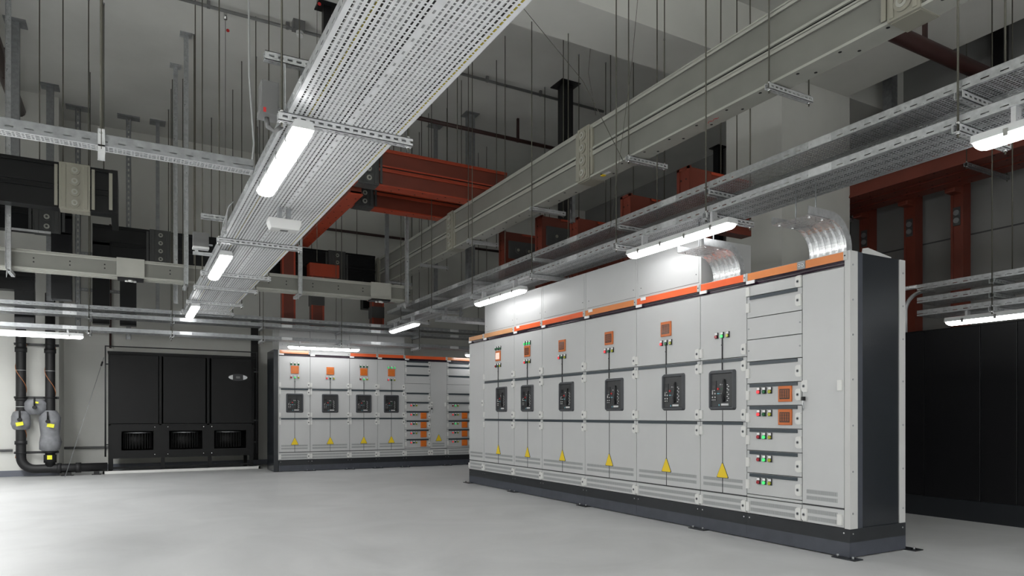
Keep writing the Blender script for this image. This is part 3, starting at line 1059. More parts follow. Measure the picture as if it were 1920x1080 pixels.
cabinet('far cabinet fully behind the long row at the end', (6.165, Y1, 0), 0, .55, 'plain', 'cover_amber_reflection', group=GB)
t = thing('end_panel', 'black end panel closing the left side of the far switchgear row', 'panel', (2.34, Y1, 0), 0)
build('panel', MB().m('side_dark').box(-.09, .0, .006, -.002, .66, 2.2), t, bevel=.004)
build('edge_strip', MB().m('panel_light').box(-.012, -.006, .21, -.001, .0, 2.2), t)

# black cabinets on the right
bb = [4.75, 4.06, 3.53, 3.22, 2.6, 2.0, 1.4]
BL = ['furthest of the black cabinets, half hidden behind the switchgear end panel', 'black cabinet second from the far end of the dark row', 'narrow black cabinet third from the far end of the dark row', 'black cabinet at the right edge of the picture', 'black cabinet just outside the right edge', 'black cabinet further outside the right edge']
for i in range(6):
    y1, y0 = bb[i], bb[i + 1]
    W = y1 - y0
    t = thing('equipment_cabinet', BL[i], 'cabinet', (7.08, y1, 0), MR, 'black cabinets at the right')
    build('body', MB().m('rack_black').box(.001, .02, .12, W - .001, .9, 1.885), t)
    build('door', MB().m('rack_black').box(.003, 0, .20, W - .003, .02, 1.88), t, bevel=.002)
    build('plinth', MB().m('plinth_black').box(.0, .004, 0, W, .9, .198), t)
    build('top_edge', MB().m('rack_black').box(0, 0, 1.882, W, .9, 1.889), t)


# ------------------------------------------------------------------ busbar trunking
def busbar(label, axis, a, b, u, z, colour, flange, gap='gap_black', joints=(), joint_mat='joint_beige', w=.20, H=.58, group=None, holes=True, split=True, jw=.22):
    """double-stacked trunking; u = lateral min, z = bottom"""
    loc = (a, u, z) if axis == 'x' else (u, a, z)
    t = thing('busbar_trunking', label, 'busbar', loc, 0, group)
    L = b - a

    def B(mb, v0, l0, z0, v1, l1, z1):
        if axis == 'x': mb.box(l0, v0, z0, l1, v1, z1)
        else: mb.box(v0, l0, z0, v1, l1, z1)
        return mb
    hs = [(.0, H * .48), (H * .52, H)] if split else [(0, H)]
    for z0, z1 in hs:
        mb = MB().m(colour)
        B(mb, .022, 0, z0 + .02, w - .022, L, z1 - .02)
        B(mb, .012, 0, z0 + .02, w - .012, L, z0 + .045)
        B(mb, .012, 0, z1 - .045, w - .012, L, z1 - .02)
        c = build('casing', mb, t)
        mf = MB().m(flange)
        B(mf, 0, 0, z0, w, L, z0 + .02)
        B(mf, 0, 0, z1 - .02, w, L, z1)
        B(mf, 0, 0, z1 - .045, .006, L, z1 - .015)
        B(mf, w - .006, 0, z1 - .045, w, L, z1 - .015)
        if holes and z0 == 0:
            mf.m('gap_black')
            k = .2
            while k < L - .1:
                for d in (0, .08):
                    uu = .045 if d else w - .05
                    p = (k + d, uu, -.0015) if axis == 'x' else (uu, k + d, -.0015)
                    mf.cyl(p, (p[0], p[1], .001), .013, 8)
                k += .36
        build('flange', mf, c)
    if split:
        build('gap_strip', B(MB().m(gap), .02, 0, H * .475, w - .02, L, H * .525), t)
    for j in joints:
        l0 = j - a - jw / 2
        mb = MB().m(joint_mat)
        B(mb, -.016, l0, -.004, w + .016, l0 + jw, H + .012)
        B(mb, -.026, l0 + jw * .08, .01, w + .026, l0 + jw * .22, H - .01)
        B(mb, -.026, l0 + jw * .78, .01, w + .026, l0 + jw * .92, H - .01)
        jo = build('joint', mb, t, bevel=.004)
        for e in (l0 - .05, l0 + jw + .015):
            build('joint_flange', B(MB().m(joint_mat), -.004, e, .03, w + .004, e + .035, H - .03), jo)
        for k in range(4):
            zz = H * (.14 + .24 * k)
            for (vv, s) in ((-.016, -1), (w + .016, 1)):
                m2 = MB().m(joint_mat)
                def P(v): return (l0 + jw / 2, v, zz) if axis == 'x' else (v, l0 + jw / 2, zz)
                m2.cyl(P(vv), P(vv + s * .016), .058, 20)
                m2.m('busbar_light').cyl(P(vv + s * .016), P(vv + s * .026), .036, 16).m(joint_mat).cyl(P(vv + s * .026), P(vv + s * .036), .016, 10)
                build('bolt_cap', m2, jo)
        ml = MB().m(joint_mat)
        B(ml, .01, l0 + .01, -.010, w - .01, l0 + jw - .01, -.003)
        build('joint_plate', ml, jo)
    return t


t = busbar('light grey double busbar trunking sloping away high above the switchgear row', 'y', -2.5, 14.2, 4.45, 3.655, 'busbar_grey', 'busbar_light', joints=(2.68, 6.32, 9.98, 13.7))
for (y, l, m_) in ((5.95, .30, 'white_label'), (6.05, .09, 'sign_yellow')):
    build('label_plate', MB().m(m_).box(.06, y + 2.5, -.0095 if m_ == 'sign_yellow' else -.002, .10, y + 2.5 + l * .5, -.001), t)
sq = MB().m('red_mark')
for k in range(7):
    sq.cyl((.09 + .012 * math.sin(k * 2.1), 6.9 + k * .02, -.0015), (.09 + .012 * math.sin(k * 2.1 + 2.0), 6.9 + k * .02 + .014, -.0015), .0025, 5)
build('handwriting', sq, t)
for i, y in enumerate((-1.6, .1, 1.95, 3.75, 5.5, 7.42, 9.27, 11.15, 12.9)):
    trapeze('slotted channel hanger under the long grey busbar, %s to the camera' % ORD[i], 'x', 4.40, 4.92, y, 3.65, 'hangers of the long grey busbar')

# grey busbar crossing from left to right
t = busbar('light grey busbar trunking crossing from left to right behind the wide tray', 'x', -5.8, 4.14, 10.86, 2.93, 'busbar_grey', 'busbar_light', joints=(), w=.26, H=.25, holes=False, split=False)
mb = MB().m('gap_black')
for k in range(25):
    for dz in (.10, .15):
        mb.cyl((.3 + k * .40, .021, dz), (.3 + k * .40, .024, dz), .010, 8)
build('screw_holes', mb, t)
build('underside_rib', MB().m('busbar_light').box(0, .04, -.012, 9.94, .06, 0).box(0, .10, -.012, 9.94, .12, 0).box(0, .18, -.012, 9.94, .20, 0), t)
for x in (.01, 3.6, -3.6):
    j = build('joint', MB().m('busbar_light').box(x + 5.8 - .17, -.012, .02, x + 5.8 + .17, .27, .262).m('gap_black').box(x + 5.8 - .16, .0, -.03, x + 5.8 + .16, .2, -.005), t, bevel=.003)
    build('bolt_cap', MB().m('white_tab').cyl((x + 5.8, .05, -.055), (x + 5.8, .05, -.02), .03, 10).cyl((x + 5.75, .10, -.05), (x + 5.75, .10, -.02), .02, 10).cyl((x + 5.85, .10, -.05), (x + 5.85, .10, -.02), .02, 10), j)


def post_hanger(label, x, y0, y1, z, top=ZC, mat_='galv', group='post hangers of the crossing busbar'):
    """slotted channel post at y0 with a foot channel running back to y1"""
    t = thing('post_hanger', label, 'hanger', (x, y0, z), 0, group)
    p = MB().m(mat_)
    p.box(-.03, -.02, -.02, -.026, .02, top - z - .01).box(.026, -.02, -.02, .03, .02, top - z - .01).box(-.03, .016, -.02, .03, .02, top - z - .01)
    build('post', p, t)
    build('top_plate', MB().m(mat_).box(-.08, -.08, top - z - .012, .08, .08, top - z), t)
    if y1 is not None:
        arm = channel(MB().m('galv_bright'), 'y', .0, y1 - y0, -.0205, -.05, s=.046)
        arm.m('galv_bright').prism([(0, -.05), (.12, -.05), (0, -.13)], 'x', -.022, -.018)
        build('arm', arm, t)
    return t


for i, (x, nm) in enumerate(((-1.36, 'at the left edge of the picture'), (.70, 'left of the wide tray'), (2.29, 'right of the wide tray'), (4.02, 'by the double trays'))):
    post_hanger('channel post with foot arm holding the grey busbar, ' + nm, x, 10.80, 11.22, 2.915)
post_hanger('tall channel post just behind the one left of the wide tray', .62, 11.85, None, 2.78, group='loose channel posts')

# black trunking, upper left
t = busbar('big black busbar trunking at the upper left with beige joint', 'x', -5.8, -.22, 10.45, 3.67, 'busbar_black', 'busbar_black', joints=(-.62, -4.2), jw=.34, holes=False, group='black busbars')
t2 = build('elbow', MB().m('busbar_black').box(5.58, -.01, 0, 5.66, .9, .58).m('joint_beige').box(5.56, -.02, .05, 5.60, .0, .53), t)
build('yellow_tag', MB().m('sign_yellow').box(5.1, .02, -.003, 5.2, .06, -.001), t)
t = busbar('second black busbar behind the big one, its end glinting', 'x', -5.8, -.75, 11.95, 3.67, 'busbar_black', 'busbar_black', joints=(-1.05,), jw=.34, joint_mat='joint_dark', holes=False, group='black busbars')
build('end_drop', MB().m('busbar_black').box(4.80, 0, -.95, 5.05, .22, .58).m('galv_bright').box(4.3, -.03, -.02, 4.8, -.01, .01), t)
t = busbar('furthest black busbar running along the back behind the posts', 'x', -.55, 4.35, 13.5, 3.67, 'busbar_black', 'busbar_black', joints=(.47, 3.57), jw=.34, joint_mat='joint_dark', holes=False, group='black busbars')
build('end_drop', MB().m('busbar_black').box(.0, .0, -1.1, .25, .22, .3).box(.40, .0, -1.1, .65, .22, .1).box(4.65, 0, -.5, 4.9, .2, .1), t)
t = busbar('low black busbar at the left edge behind the crossing grey one', 'x', -5.8, -1.30, 12.9, 2.95, 'busbar_black', 'busbar_black', holes=False, H=.45, group='black busbars')
build('drop_leg', MB().m('busbar_black').box(4.25, .02, -.55, 4.5, .2, .0), t)

# orange trunking
GO = 'orange busbars'
t = busbar('long orange busbar right of the wide tray, the nearer of two', 'x', 2.72, 5.1, 9.30, 4.245, 'busbar_orange', 'orange_bright', H=.53, joints=(2.90,), jw=.30, joint_mat='joint_dark', group=GO)
t = busbar('long orange busbar right of the wide tray, the further of two', 'x', 2.98, 5.1, 10.35, 4.245, 'busbar_orange', 'orange_bright', H=.53, joints=(3.16,), jw=.30, joint_mat='joint_dark', group=GO)
t = busbar('orange busbar running away beneath the right edge of the wide tray', 'y', 9.56, 13.0, 2.70, 4.15, 'busbar_orange', 'orange_bright', group=GO, holes=True, H=.5)
for i, (x, z0, z1, nm) in enumerate(((2.45, 2.63, 4.1, 'left'), (2.98, 2.63, 3.65, 'second'), (4.15, 2.63, 3.3, 'third'))):
    t = thing('busbar_drop', 'orange vertical busbar dropping onto the far switchgear, %s of three' % nm, 'busbar', (x, 13.05, z0), 0, 'orange drops onto the far switchgear')
    build('casing', MB().m('busbar_orange').box(0, 0, 0, .22, .2, z1 - z0).m('orange_bright').box(-.01, -.01, 0, .02, .0, z1 - z0).box(.2, -.01, 0, .23, 0, z1 - z0), t)
    build('joint', MB().m('joint_dark').box(-.015, -.015, (z1 - z0) * .45, .235, .215, (z1 - z0) * .45 + .22), t)
    if i:
        build('elbow', MB().m('orange_bright').box(-.05, -.06, z1 - z0 - .02, .5, .2, z1 - z0 + .22), t)
FE = [(5.62, 3.67, 'nearest', .95), (6.60, 3.65, 'second nearest', 1.0), (7.69, 3.64, 'third nearest', 1.2), (8.60, 3.90, 'fourth nearest, with dark joint', 1.3), (9.73, 3.94, 'furthest, with dark joint', 1.4)]
for i, (y, zt, nm, ln) in enumerate(FE):
    t = thing('busbar_elbow', 'orange busbar feeding the switchgear row from behind, ' + nm, 'busbar', (5.20, y, 2.205), 0, 'orange feeders behind the switchgear')
    h1 = zt - 2.205
    w_ = .17
    build('riser', MB().m('busbar_orange').box(0, -w_, 0, .32, 0, h1), t)
    build('trunk', MB().m('busbar_orange').box(.32, -w_ + .012, h1 - .62, ln, -.012, h1 - .03).m('orange_bright').box(.30, -w_, h1 - .03, ln, 0, h1), t)
    ed = MB().m('busbar_orange').box(-.012, -w_ - .01, 0, .0, -w_ + .03, h1 + .01).box(-.012, -.03, 0, 0, .01, h1 + .01).box(-.012, -w_ - .01, h1 - .02, .02, .01, h1 + .012)
    ed.m('gap_black')
    for k in range(5):
        for vv in (-.125, -.045):
            ed.cyl((-.004, vv, h1 - .12 - k * .16), (.001, vv, h1 - .12 - k * .16), .010, 8)
    build('end_plate', ed, t)
    if 'joint' in nm:
        j = build('joint', MB().m('joint_dark').box(.06, -w_ - .03, h1 - .42, 1.0, -w_ - .001, h1 - .14), t, bevel=.004)
        for bx_ in (.22, .42, .62, .82):
            build('bolt_cap', MB().m('joint_dark').cyl((bx_, -w_ - .045, h1 - .28), (bx_, -w_ - .03, h1 - .28), .05, 14).m('joint_beige').cyl((bx_, -w_ - .058, h1 - .28), (bx_, -w_ - .045, h1 - .28), .022, 10), j)
    if i == 2:
        build('strut', MB().m('galv_dull').box(-.065, -.12, h1 - .05, -.0605, -.06, h1 + .42).box(-.065, -.12, h1 - .05, -.013, -.116, h1 + .42).box(-.065, -.064, h1 - .05, -.013, -.06, h1 + .42).m('gap_black').box(-.066, -.095, h1 + .0, -.0645, -.085, h1 + .08).box(-.066, -.095, h1 + .12, -.0645, -.085, h1 + .2).box(-.066, -.095, h1 + .24, -.0645, -.085, h1 + .32), t)
    # the base it stands on, on top of the cabinets
    build('base_flange', MB().m('joint_dark').box(-.03, -w_ - .03, -.004, .30, .03, .02), t)
# orange trunking by the right wall
for i, (x, nm) in enumerate(((9.25, 'left'), (9.55, 'middle'), (9.85, 'right'))):
    busbar('orange busbar high by the right wall, the %s of three side by side' % nm, 'y', -3.0, 8.2, x, 4.22, 'busbar_orange', 'busbar_orange', w=.25, H=.30, split=False, holes=True, group='orange busbars by the right wall')
for i, y in enumerate((-.5, 2.2, 4.75, 7.0)):
    trapeze('channel hanger under the three orange busbars by the right wall, %s to the camera' % ORD[i], 'x', 9.18, 10.2, y, 4.20, 'hangers by the right wall', mat_='galv_dull', rods=(True, True), top=5.7 if y > 6.4 else ZC)
for i, (y, nm) in enumerate(((5.44, 'nearest'), (6.12, 'second nearest'), (6.85, 'third nearest'), (7.65, 'furthest'))):
    t = thing('busbar_drop', 'dark orange busbar running down the right wall, ' + nm, 'busbar', (10.30, y, .004), 0, 'orange busbars down the right wall')
    build('casing', MB().m('busbar_orange').box(0, -.075, 0, .2, .075, 4.40).m('busbar_orange').box(-.012, -.085, 0, .0, -.05, 4.40).box(-.012, .05, 0, .0, .085, 4.40), t)
    build('elbow', MB().m('busbar_orange').box(-.20, -.075, 4.16, .0, .075, 4.40), t, bevel=.02)
    build('joint', MB().m('joint_dark').box(-.02, -.048, 3.72, .0, .048, 3.98).m('galv_dull').cyl((-.035, 0, 3.79), (-.02, 0, 3.79), .04, 12).cyl((-.035, 0, 3.9), (-.02, 0, 3.9), .04, 12), t)


# ------------------------------------------------------------------ posts, rods, pipes at the ceiling
def post(label, x, y, z0, mat_, s=.10, name='ceiling_post', plate=.26):
    t = thing(name, label, 'post', (x, y, z0), 0, 'posts hanging from the ceiling')
    build('post', MB().m(mat_).box(-s / 2, -s / 2, 0, s / 2, s / 2, ZC - z0 - .015), t)
    build('top_plate', MB().m(mat_).box(-plate / 2, -plate / 2, ZC - z0 - .015, plate / 2, plate / 2, ZC - z0), t)
    return t


post('black steel post hanging from the ceiling behind the long grey busbar', 6.26, 9.42, 3.9, 'post_black', .18, plate=.36)
post('short black steel post at the ceiling left of the wide tray', 2.28, 9.15, 5.3, 'post_black', .10)
post('grey steel post hanging from the ceiling above the orange busbars', 5.37, 11.18, 3.0, 'galv_dull', .13)
post('black steel post near the right wall seen left of the column', 10.42, 10.1, 3.2, 'post_black', .14)
post('black steel post near the right wall at the picture\'s right', 10.44, 4.96, 5.1, 'post_black', .15)
post('grey steel post hanging from the ceiling right of the column', 9.85, 6.15, 4.55, 'galv_dull', .14)
post('grey slotted post near the back wall at the far left', -1.15, 13.6, 2.9, 'galv_dull', .10)
post('grey post at the extreme upper left beside the brown pipe', -1.38, 11.6, 4.3, 'galv_dull', .10)
post('slim grey post hanging behind the black busbars', .45, 14.3, 2.9, 'galv_dull', .06)
post('slim grey post right of the second orange busbar', 5.0, 11.9, 3.0, 'galv_dull', .06)
post('slim grey post between the two orange busbars and the long grey one', 4.05, 11.9, 3.2, 'galv_dull', .06)

# channel frame holding the black drops
t = thing('support_frame', 'slotted channel frame around the black busbar drops', 'frame', (0, 14.3, 2.4), 0)
fm = MB().m('galv_dull')
for x in (-.80, -.02):
    fm2 = MB().m('galv_dull').box(x - .04, -.03, 0, x - .033, .03, ZC - 2.4 - .02).box(x + .033, -.03, 0, x + .04, .03, ZC - 2.4 - .02)
    k = 0
    while k < 4.0:
        fm2.box(x - .04, -.03, k, x + .04, -.025, k + .05)
        fm2.box(x - .04, -.03, k + .05, x - .012, -.025, k + .1).box(x + .012, -.03, k + .05, x + .04, -.025, k + .1)
        k += .1
    build('upright', fm2, t)
    build('top_plate', MB().m('galv_dull').box(x - .18, -.1, ZC - 2.4 - .02, x + .18, .1, ZC - 2.4), t)
for z in (3.86, 3.22, 2.86):
    build('cross_channel', channel(MB().m('galv_dull'), 'x', -.76, -.06, -.05, z - 2.4), t)

RODS = [(-.47, 10.5, 4.25, 'over the big black busbar, left'), (-.30, 10.5, 4.25, 'over the end of the big black busbar'), (.80, 10.74, 3.18, 'left of the wide tray above the crossing busbar'), (1.67, 10.95, 3.18, 'above the wide tray'), (-1.0, 10.5, 4.25, 'over the big black busbar, further left'), (-.75, 10.5, 4.25, 'over the big black busbar, middle'),
        (3.3, 9.4, 4.775, 'over the nearer orange busbar, left'), (4.3, 9.4, 4.775, 'over the nearer orange busbar, right'), (3.6, 10.45, 4.775, 'over the further orange busbar, left'), (4.6, 10.45, 4.775, 'over the further orange busbar, right'), (2.8, 11.3, 4.65, 'over the receding orange busbar, near'), (2.8, 12.6, 4.65, 'over the receding orange busbar, far'),
        (.6, 13.6, 4.25, 'over the furthest black busbar, left'), (1.3, 13.6, 4.25, 'over the furthest black busbar, second'), (2.1, 13.6, 4.25, 'over the furthest black busbar, third'), (3.1, 13.6, 4.25, 'over the furthest black busbar, fourth'), (4.0, 13.6, 4.25, 'over the furthest black busbar, fifth'),
        (5.75, 5.535, 3.67, 'over the nearest orange feeder'), (6.0, 5.535, 3.67, 'over the nearest orange feeder, right'), (5.8, 6.515, 3.65, 'over the second orange feeder'), (6.2, 7.605, 3.643, 'over the third orange feeder, right'), (5.8, 7.605, 3.643, 'over the third orange feeder, left'), (5.9, 8.515, 3.90, 'over the fourth orange feeder, left'), (6.4, 8.515, 3.90, 'over the fourth orange feeder, right'), (6.0, 9.645, 3.94, 'over the furthest orange feeder, left'), (6.5, 9.645, 3.94, 'over the furthest orange feeder, right')]
for x, y, z, nm in RODS:
    top = 5.7 if 6.4 < y < 7.15 else ZC
    o = build('threaded_rod', MB().m('rod_steel').cyl((0, 0, -.002), (0, 0, top - z), .0065, 8).m('galv_dull').cyl((0, 0, top - z - .02), (0, 0, top - z), .012, 8), loc=(x, y, z))
    tag(o, 'threaded steel rod ' + nm, 'rod', 'threaded rods')

# wires
def wire(label, pts, r=.003, m_='rod_steel', name='wire'):
    o = build(name, MB().m(m_).tube(pts, r, 6))
    return tag(o, label, 'wire')


wire('grey cable dropping from the ceiling beside the wide tray with inline connector', [(.62, 6.2, ZC - .006), (.66, 6.0, 5.2), (.80, 5.6, 4.2), (.76, 5.3, 3.5), (.79, 5.28, 3.0), (.775, 5.3, 2.79)], .007, 'cable_grey', 'hanging_cable')
wire('slack wire slanting down in front of the long grey busbar', [(3.0, 6.2, ZC - .003), (3.4, 6.0, 5.2), (4.0, 5.7, 4.4), (4.40, 5.56, 3.62)], .003)
wire('thin wire slanting to the second tray hanger of the double trays', [(4.3, 5.0, ZC - .003), (4.22, 5.2, 4.4), (4.12, 5.42, 2.80)], .0025)
wire('thin wire hanging from the ceiling right of the conduit', [(5.3, 7.3, ZC - .003), (5.35, 7.5, 5.6), (5.4, 7.4, 5.0)], .003)
for i, (x, y) in enumerate(((1.12, 9.9), (2.05, 8.7))):
    t = thing('suspension_hook', 'small ceiling hook with red tag and wire, the %s one' % ['left', 'right'][i], 'hook', (x, y, ZC))
    build('hook', MB().m('chrome').cyl((0, 0, -.12), (0, 0, 0), .022, 10), t)
    build('tag', MB().m('red_mark').prism([(.01 + .022 * math.cos(k * PI / 5) + .02, -.26 + .022 * math.sin(k * PI / 5)) for k in range(10)], 'y', -.003, .003), t)
    build('wire', MB().m('rod_steel').cyl((0, 0, -3.25 if i == 0 else -3.5), (0, 0, -.12), .003, 6), t)

# conduits and pipes
def pipe(label, pts, r, m_, clips=(), name='pipe', cat='pipe', n=12):
    t = thing(name, label, cat, pts[0])
    o = Vector(pts[0])
    build('tube', MB().m(m_).tube([Vector(p) - o for p in pts], r, n), t)
    for c in clips:
        q = Vector(c) - o
        build('clip', MB().m(m_).box(q.x - .02, q.y - .02, q.z - r, q.x + .02, q.y + .02, ZC - o.z - .002), t)
    return t


zc = ZC - .07
pipe('thin grey conduit crossing the ceiling from upper left to the long grey busbar', [(.2, 9.78, zc), (7.3, 9.78, zc)], .022, 'box_grey', [(x, 9.78, zc) for x in (.9, 1.9, 3.0, 4.0, 5.0, 6.0)], 'conduit', 'conduit')
t = thing('detector', 'small cylindrical detector on the ceiling conduit left of the wide tray', 'detector', (2.05, 9.69, ZC))
build('body', MB().m('box_grey').box(-.10, -.06, -.13, .06, .06, -.0), t)
build('ring', MB().m('white_plastic').cyl((0, 0, -.13), (0, 0, -.16), .05, 12).cyl((0, 0, -.17), (0, 0, -.20), .045, 12), t)
pipe('brown sprinkler pipe crossing under the ceiling above the orange busbars', [(3.2, 10.9, 6.05), (8.6, 10.9, 6.05)], .035, 'pipe_brown', [(x, 10.9, 6.05) for x in (4.2, 6.2)], 'sprinkler_pipe')
pipe('large dark brown pipe crossing behind the long grey busbar at upper right', [(5.2, 4.35, 5.05), (10.55, 4.35, 5.05)], .085, 'pipe_brown', [(6.4, 4.35, 5.05), (7.6, 4.35, 5.05)], 'sprinkler_pipe')
t = pipe('large dark brown pipe coming down at the upper left corner', [(-1.62, 6.5, 6.1), (-1.62, 14.9, 6.1)], .10, 'pipe_brown', [(-1.62, 8, 6.1), (-1.62, 12.5, 6.1)], 'sprinkler_pipe')
build('coupling', MB().m('pipe_brown').cyl((0, 2.3, 0), (0, 2.5, 0), .13, 16).m('white_mark').cyl((0, 2.5, 0), (0, 2.52, 0), .125, 16), t)
pipe('grey conduit end on the beam at the upper right corner', [(8.3, 2.2, 5.66), (9.15, 3.75, 5.66)], .022, 'box_grey', (), 'conduit', 'conduit')
pipe('thin dark pipe along the back wall beneath the orange busbars', [(2.0, 14.9, 5.05), (8.5, 14.9, 5.05)], .03, 'pipe_brown', (), 'wall_pipe')
pipe('thin dark pipe running up the back wall above the cooling unit', [(-.32, 14.9, 2.28), (-.32, 14.9, 4.6)], .02, 'pipe_brown', (), 'wall_pipe')
pipe('thin grey conduit low along the back wall left of the cooling unit', [(-1.05, 14.95, .42), (2.15, 14.95, .42)], .022, 'box_grey', (), 'conduit', 'conduit')

pipe('thin grey conduit along the pale wall at the left edge', [(-6.0, 13.96, .44), (-1.70, 13.96, .44)], .02, 'box_grey', (), 'conduit', 'conduit')
t = thing('cable_riser', 'dark vertical cable channel on the back wall right of the cooling unit', 'channel', (2.25, 14.93, .0))
build('channel', MB().m('post_black').box(-.07, 0, .101, .07, .06, 3.0), t)
build('clamp', MB().m('galv_dull').box(-.075, -.004, .9, .075, .06, .93).box(-.075, -.004, 1.9, .075, .06, 1.93), t)

# ------------------------------------------------------------------ cooling unit
t = thing('cooling_unit', 'large black three-bay air cooling unit against the back wall', 'air conditioner', (-.33, 13.85, 0))
W = 2.40
bars = MB().m('ac_black').box(0, 0, .26, W, .9, .285).box(0, 0, .84, W, .9, .865).box(0, .02, 2.08, W, .9, 2.11)
for x in (0, .79, 1.58, W - .04):
    bars.box(x, 0, .285, x + .04, .05, 2.08)
bars.box(0, .05, .285, .02, .9, 2.08).box(W - .02, .05, .285, W, .9, 2.08).box(0, .88, .285, W, .9, 2.08)
build('frame', bars, t)
for k, (a, b) in enumerate(((.03, .78), (.855, 1.555), (1.655, 2.37))):
    build('door', MB().m('ac_black').box(a, -.012, .872, b, .01, 2.085), t, bevel=.006)
build('top_cover', MB().m('ac_black').box(-.01, -.01, 2.11, W + .01, .9, 2.14), t)
# lower front with three windows
lp = MB().m('ac_black')
wins = [(.20, .70), (.95, 1.50), (1.70, 2.26)]
xs = [.04] + [v for w_ in wins for v in w_] + [W - .04]
lp.box(.04, -.006, .285, W - .04, .004, .40).box(.04, -.006, .74, W - .04, .004, .84)
for k in range(0, len(xs), 2):
    lp.box(xs[k], -.006, .40, xs[k + 1], .004, .74)
build('fan_panel', lp, t)
for a, b in wins:
    c = (a + b) / 2
    fan = build('fan', MB().m('ac_dark').cyl((c, .30, .42), (c, .30, .70), .22, 24), t)
    gr = MB().m('ac_black')
    for k in range(14):
        q = PI * (k + .5) / 14
        gr.box(c - .225 * math.cos(q) - .004, .30 - .225 * math.sin(q) - .004, .42, c - .225 * math.cos(q) + .004, .30 - .225 * math.sin(q) + .004, .70)
    gr.m('galv_dull').prism([(c + .23 * math.cos(2 * PI * k / 20), .30 + .23 * math.sin(2 * PI * k / 20)) for k in range(20)], 'z', .70, .715)
    build('fan_guard', gr, fan)
sc_ = MB().m('chrome')
for x in (.72, .93, 1.52, 1.66):
    sc_.cyl((x, -.010, .81), (x, -.005, .81), .007, 8).cyl((x, -.010, .32), (x, -.005, .32), .007, 8)
build('screws', sc_, t)
lg = MB().m('ac_black')
for x in (.0, .82, 1.60, W - .07):
    build('leg', MB().m('ac_black').box(x, .01, .0055, x + .06, .07, .26), t)
for x in (0, W - .07):
    build('leg', MB().m('ac_black').box(x, .78, .0, x + .06, .86, .26), t)
build('bottom_rail', MB().m('ac_black').box(0, .02, .08, W, .05, .11), t)
bd = MB().m('galv_bright')
el = lambda a, b, n=28: [(2.135 + a * math.cos(2 * PI * k / n), 1.735 + b * math.sin(2 * PI * k / n)) for k in range(n)]
bd.m('black_plastic').prism(el(.175, .065), 'y', -.018, -.012)
bd.m('galv_bright').prism([(1.97, 1.735)] + [(2.135 - .165 * math.cos(q), 1.735 + .052 * math.sin(q)) for q in [PI / 3.2 * k / 8 for k in range(1, 9)]] + [(2.135 - .165 * math.cos(q), 1.735 + .052 * math.sin(q)) for q in [-PI / 3.2 * k / 8 for k in range(8, 0, -1)]], 'y', -.022, -.018)
bd.prism([(2.30, 1.735)] + [(2.135 + .165 * math.cos(q), 1.735 + .052 * math.sin(q)) for q in [PI / 3.2 * k / 8 for k in range(1, 9)]] + [(2.135 + .165 * math.cos(q), 1.735 + .052 * math.sin(q)) for q in [-PI / 3.2 * k / 8 for k in range(8, 0, -1)]], 'y', -.022, -.018)
bd.m('box_grey').prism([(2.10, 1.715), (2.17, 1.715), (2.17, 1.755), (2.10, 1.755)], 'y', -.021, -.018)
build('badge', bd, t, (-.02, 0, 0))
pf = MB().m('post_black').tube([(-.04, -.05, .30), (-.04, -.05, 2.22), (W + .05, -.05, 2.22), (W + .05, -.05, .30)], .014, 8)
build('pipe_frame', pf, t)
pb = MB().m('post_black')
for z in (.5, 1.9):
    pb.box(-.045, -.05, z, .0, .0, z + .02).box(W, -.05, z, W + .055, .0, z + .02)
build('frame_bracket', pb, t)
o = build('drip_tray', MB().m('white_tab').box(-.08, -.10, 0, W + .10, -.07, .05).box(-.08, -.10, 0, W + .10, .05, .003).box(-.08, -.10, 0, -.05, .05, .05).box(W + .07, -.10, 0, W + .10, .05, .05), loc=(-.33, 13.85, .001))
tag(o, 'white drip tray edge lying on the floor along the cooling unit', 'tray')
o = build('guy_wire', MB().m('galv_dull').cyl((-.392, 13.778, 2.02), (-.93, 13.40, .004), .004, 6).m('gap_black').cyl((-.412, 13.764, 1.945), (-.432, 13.750, 1.87), .014, 8))
tag(o, 'thin slanting wire from the cooling unit frame to the floor', 'wire')

# ------------------------------------------------------------------ insulated water pipes, left


def arc(c, r, a0, a1, n=8):
    return [(c[0] + r * math.cos(a0 + (a1 - a0) * k / n), c[1], c[2] + r * math.sin(a0 + (a1 - a0) * k / n)) for k in range(n + 1)]


PY = 13.78
t = thing('insulated_pipework', 'pair of black insulated pipes running down the pale wall, joined along the floor', 'pipe', (-1.565, PY, .06))
PL = t
LX = .40
pts = [(0, 0, 3.0), (0, 0, 2.0), (0, 0, 1.0), (0, 0, .27)] + arc((.2, 0, .27), .2, PI, 1.5 * PI)[1:] + [(.5, 0, .07), (1.225, 0, .07)]
build('pipe', MB().m('pipe_insul').tube(pts, .072, 16), t)
build('pipe', MB().m('pipe_insul').tube([(LX, 0, 3.0), (LX, 0, 1.8), (LX, 0, .9), (LX, 0, .10)], .072, 16), t)
for (x, z0, z1, r) in ((0, 2.00, 2.08, .085), (0, 1.2, 1.24, .085), (0, .48, .54, .088), (LX, 2.0, 2.07, .085), (LX, .17, .30, .092)):
    build('collar', MB().m('pipe_insul').cyl((x, 0, z0), (x, 0, z1), r, 16), t)
for x0, x1 in ((.50, .56), (.76, .84)):
    build('collar', MB().m('pipe_insul').cyl((x0, 0, .07), (x1, 0, .07), .085, 16), t)
for x, ph, n_ in ((0, 2.15, 46), (LX, 2.10, 40)):
    hx = [(x + .076 * math.cos(q), .076 * math.sin(q), ph - q * .12) for q in [k * .35 for k in range(n_)]]
    build('heating_cable', MB().m('copper').tube(hx, .005, 5), t)
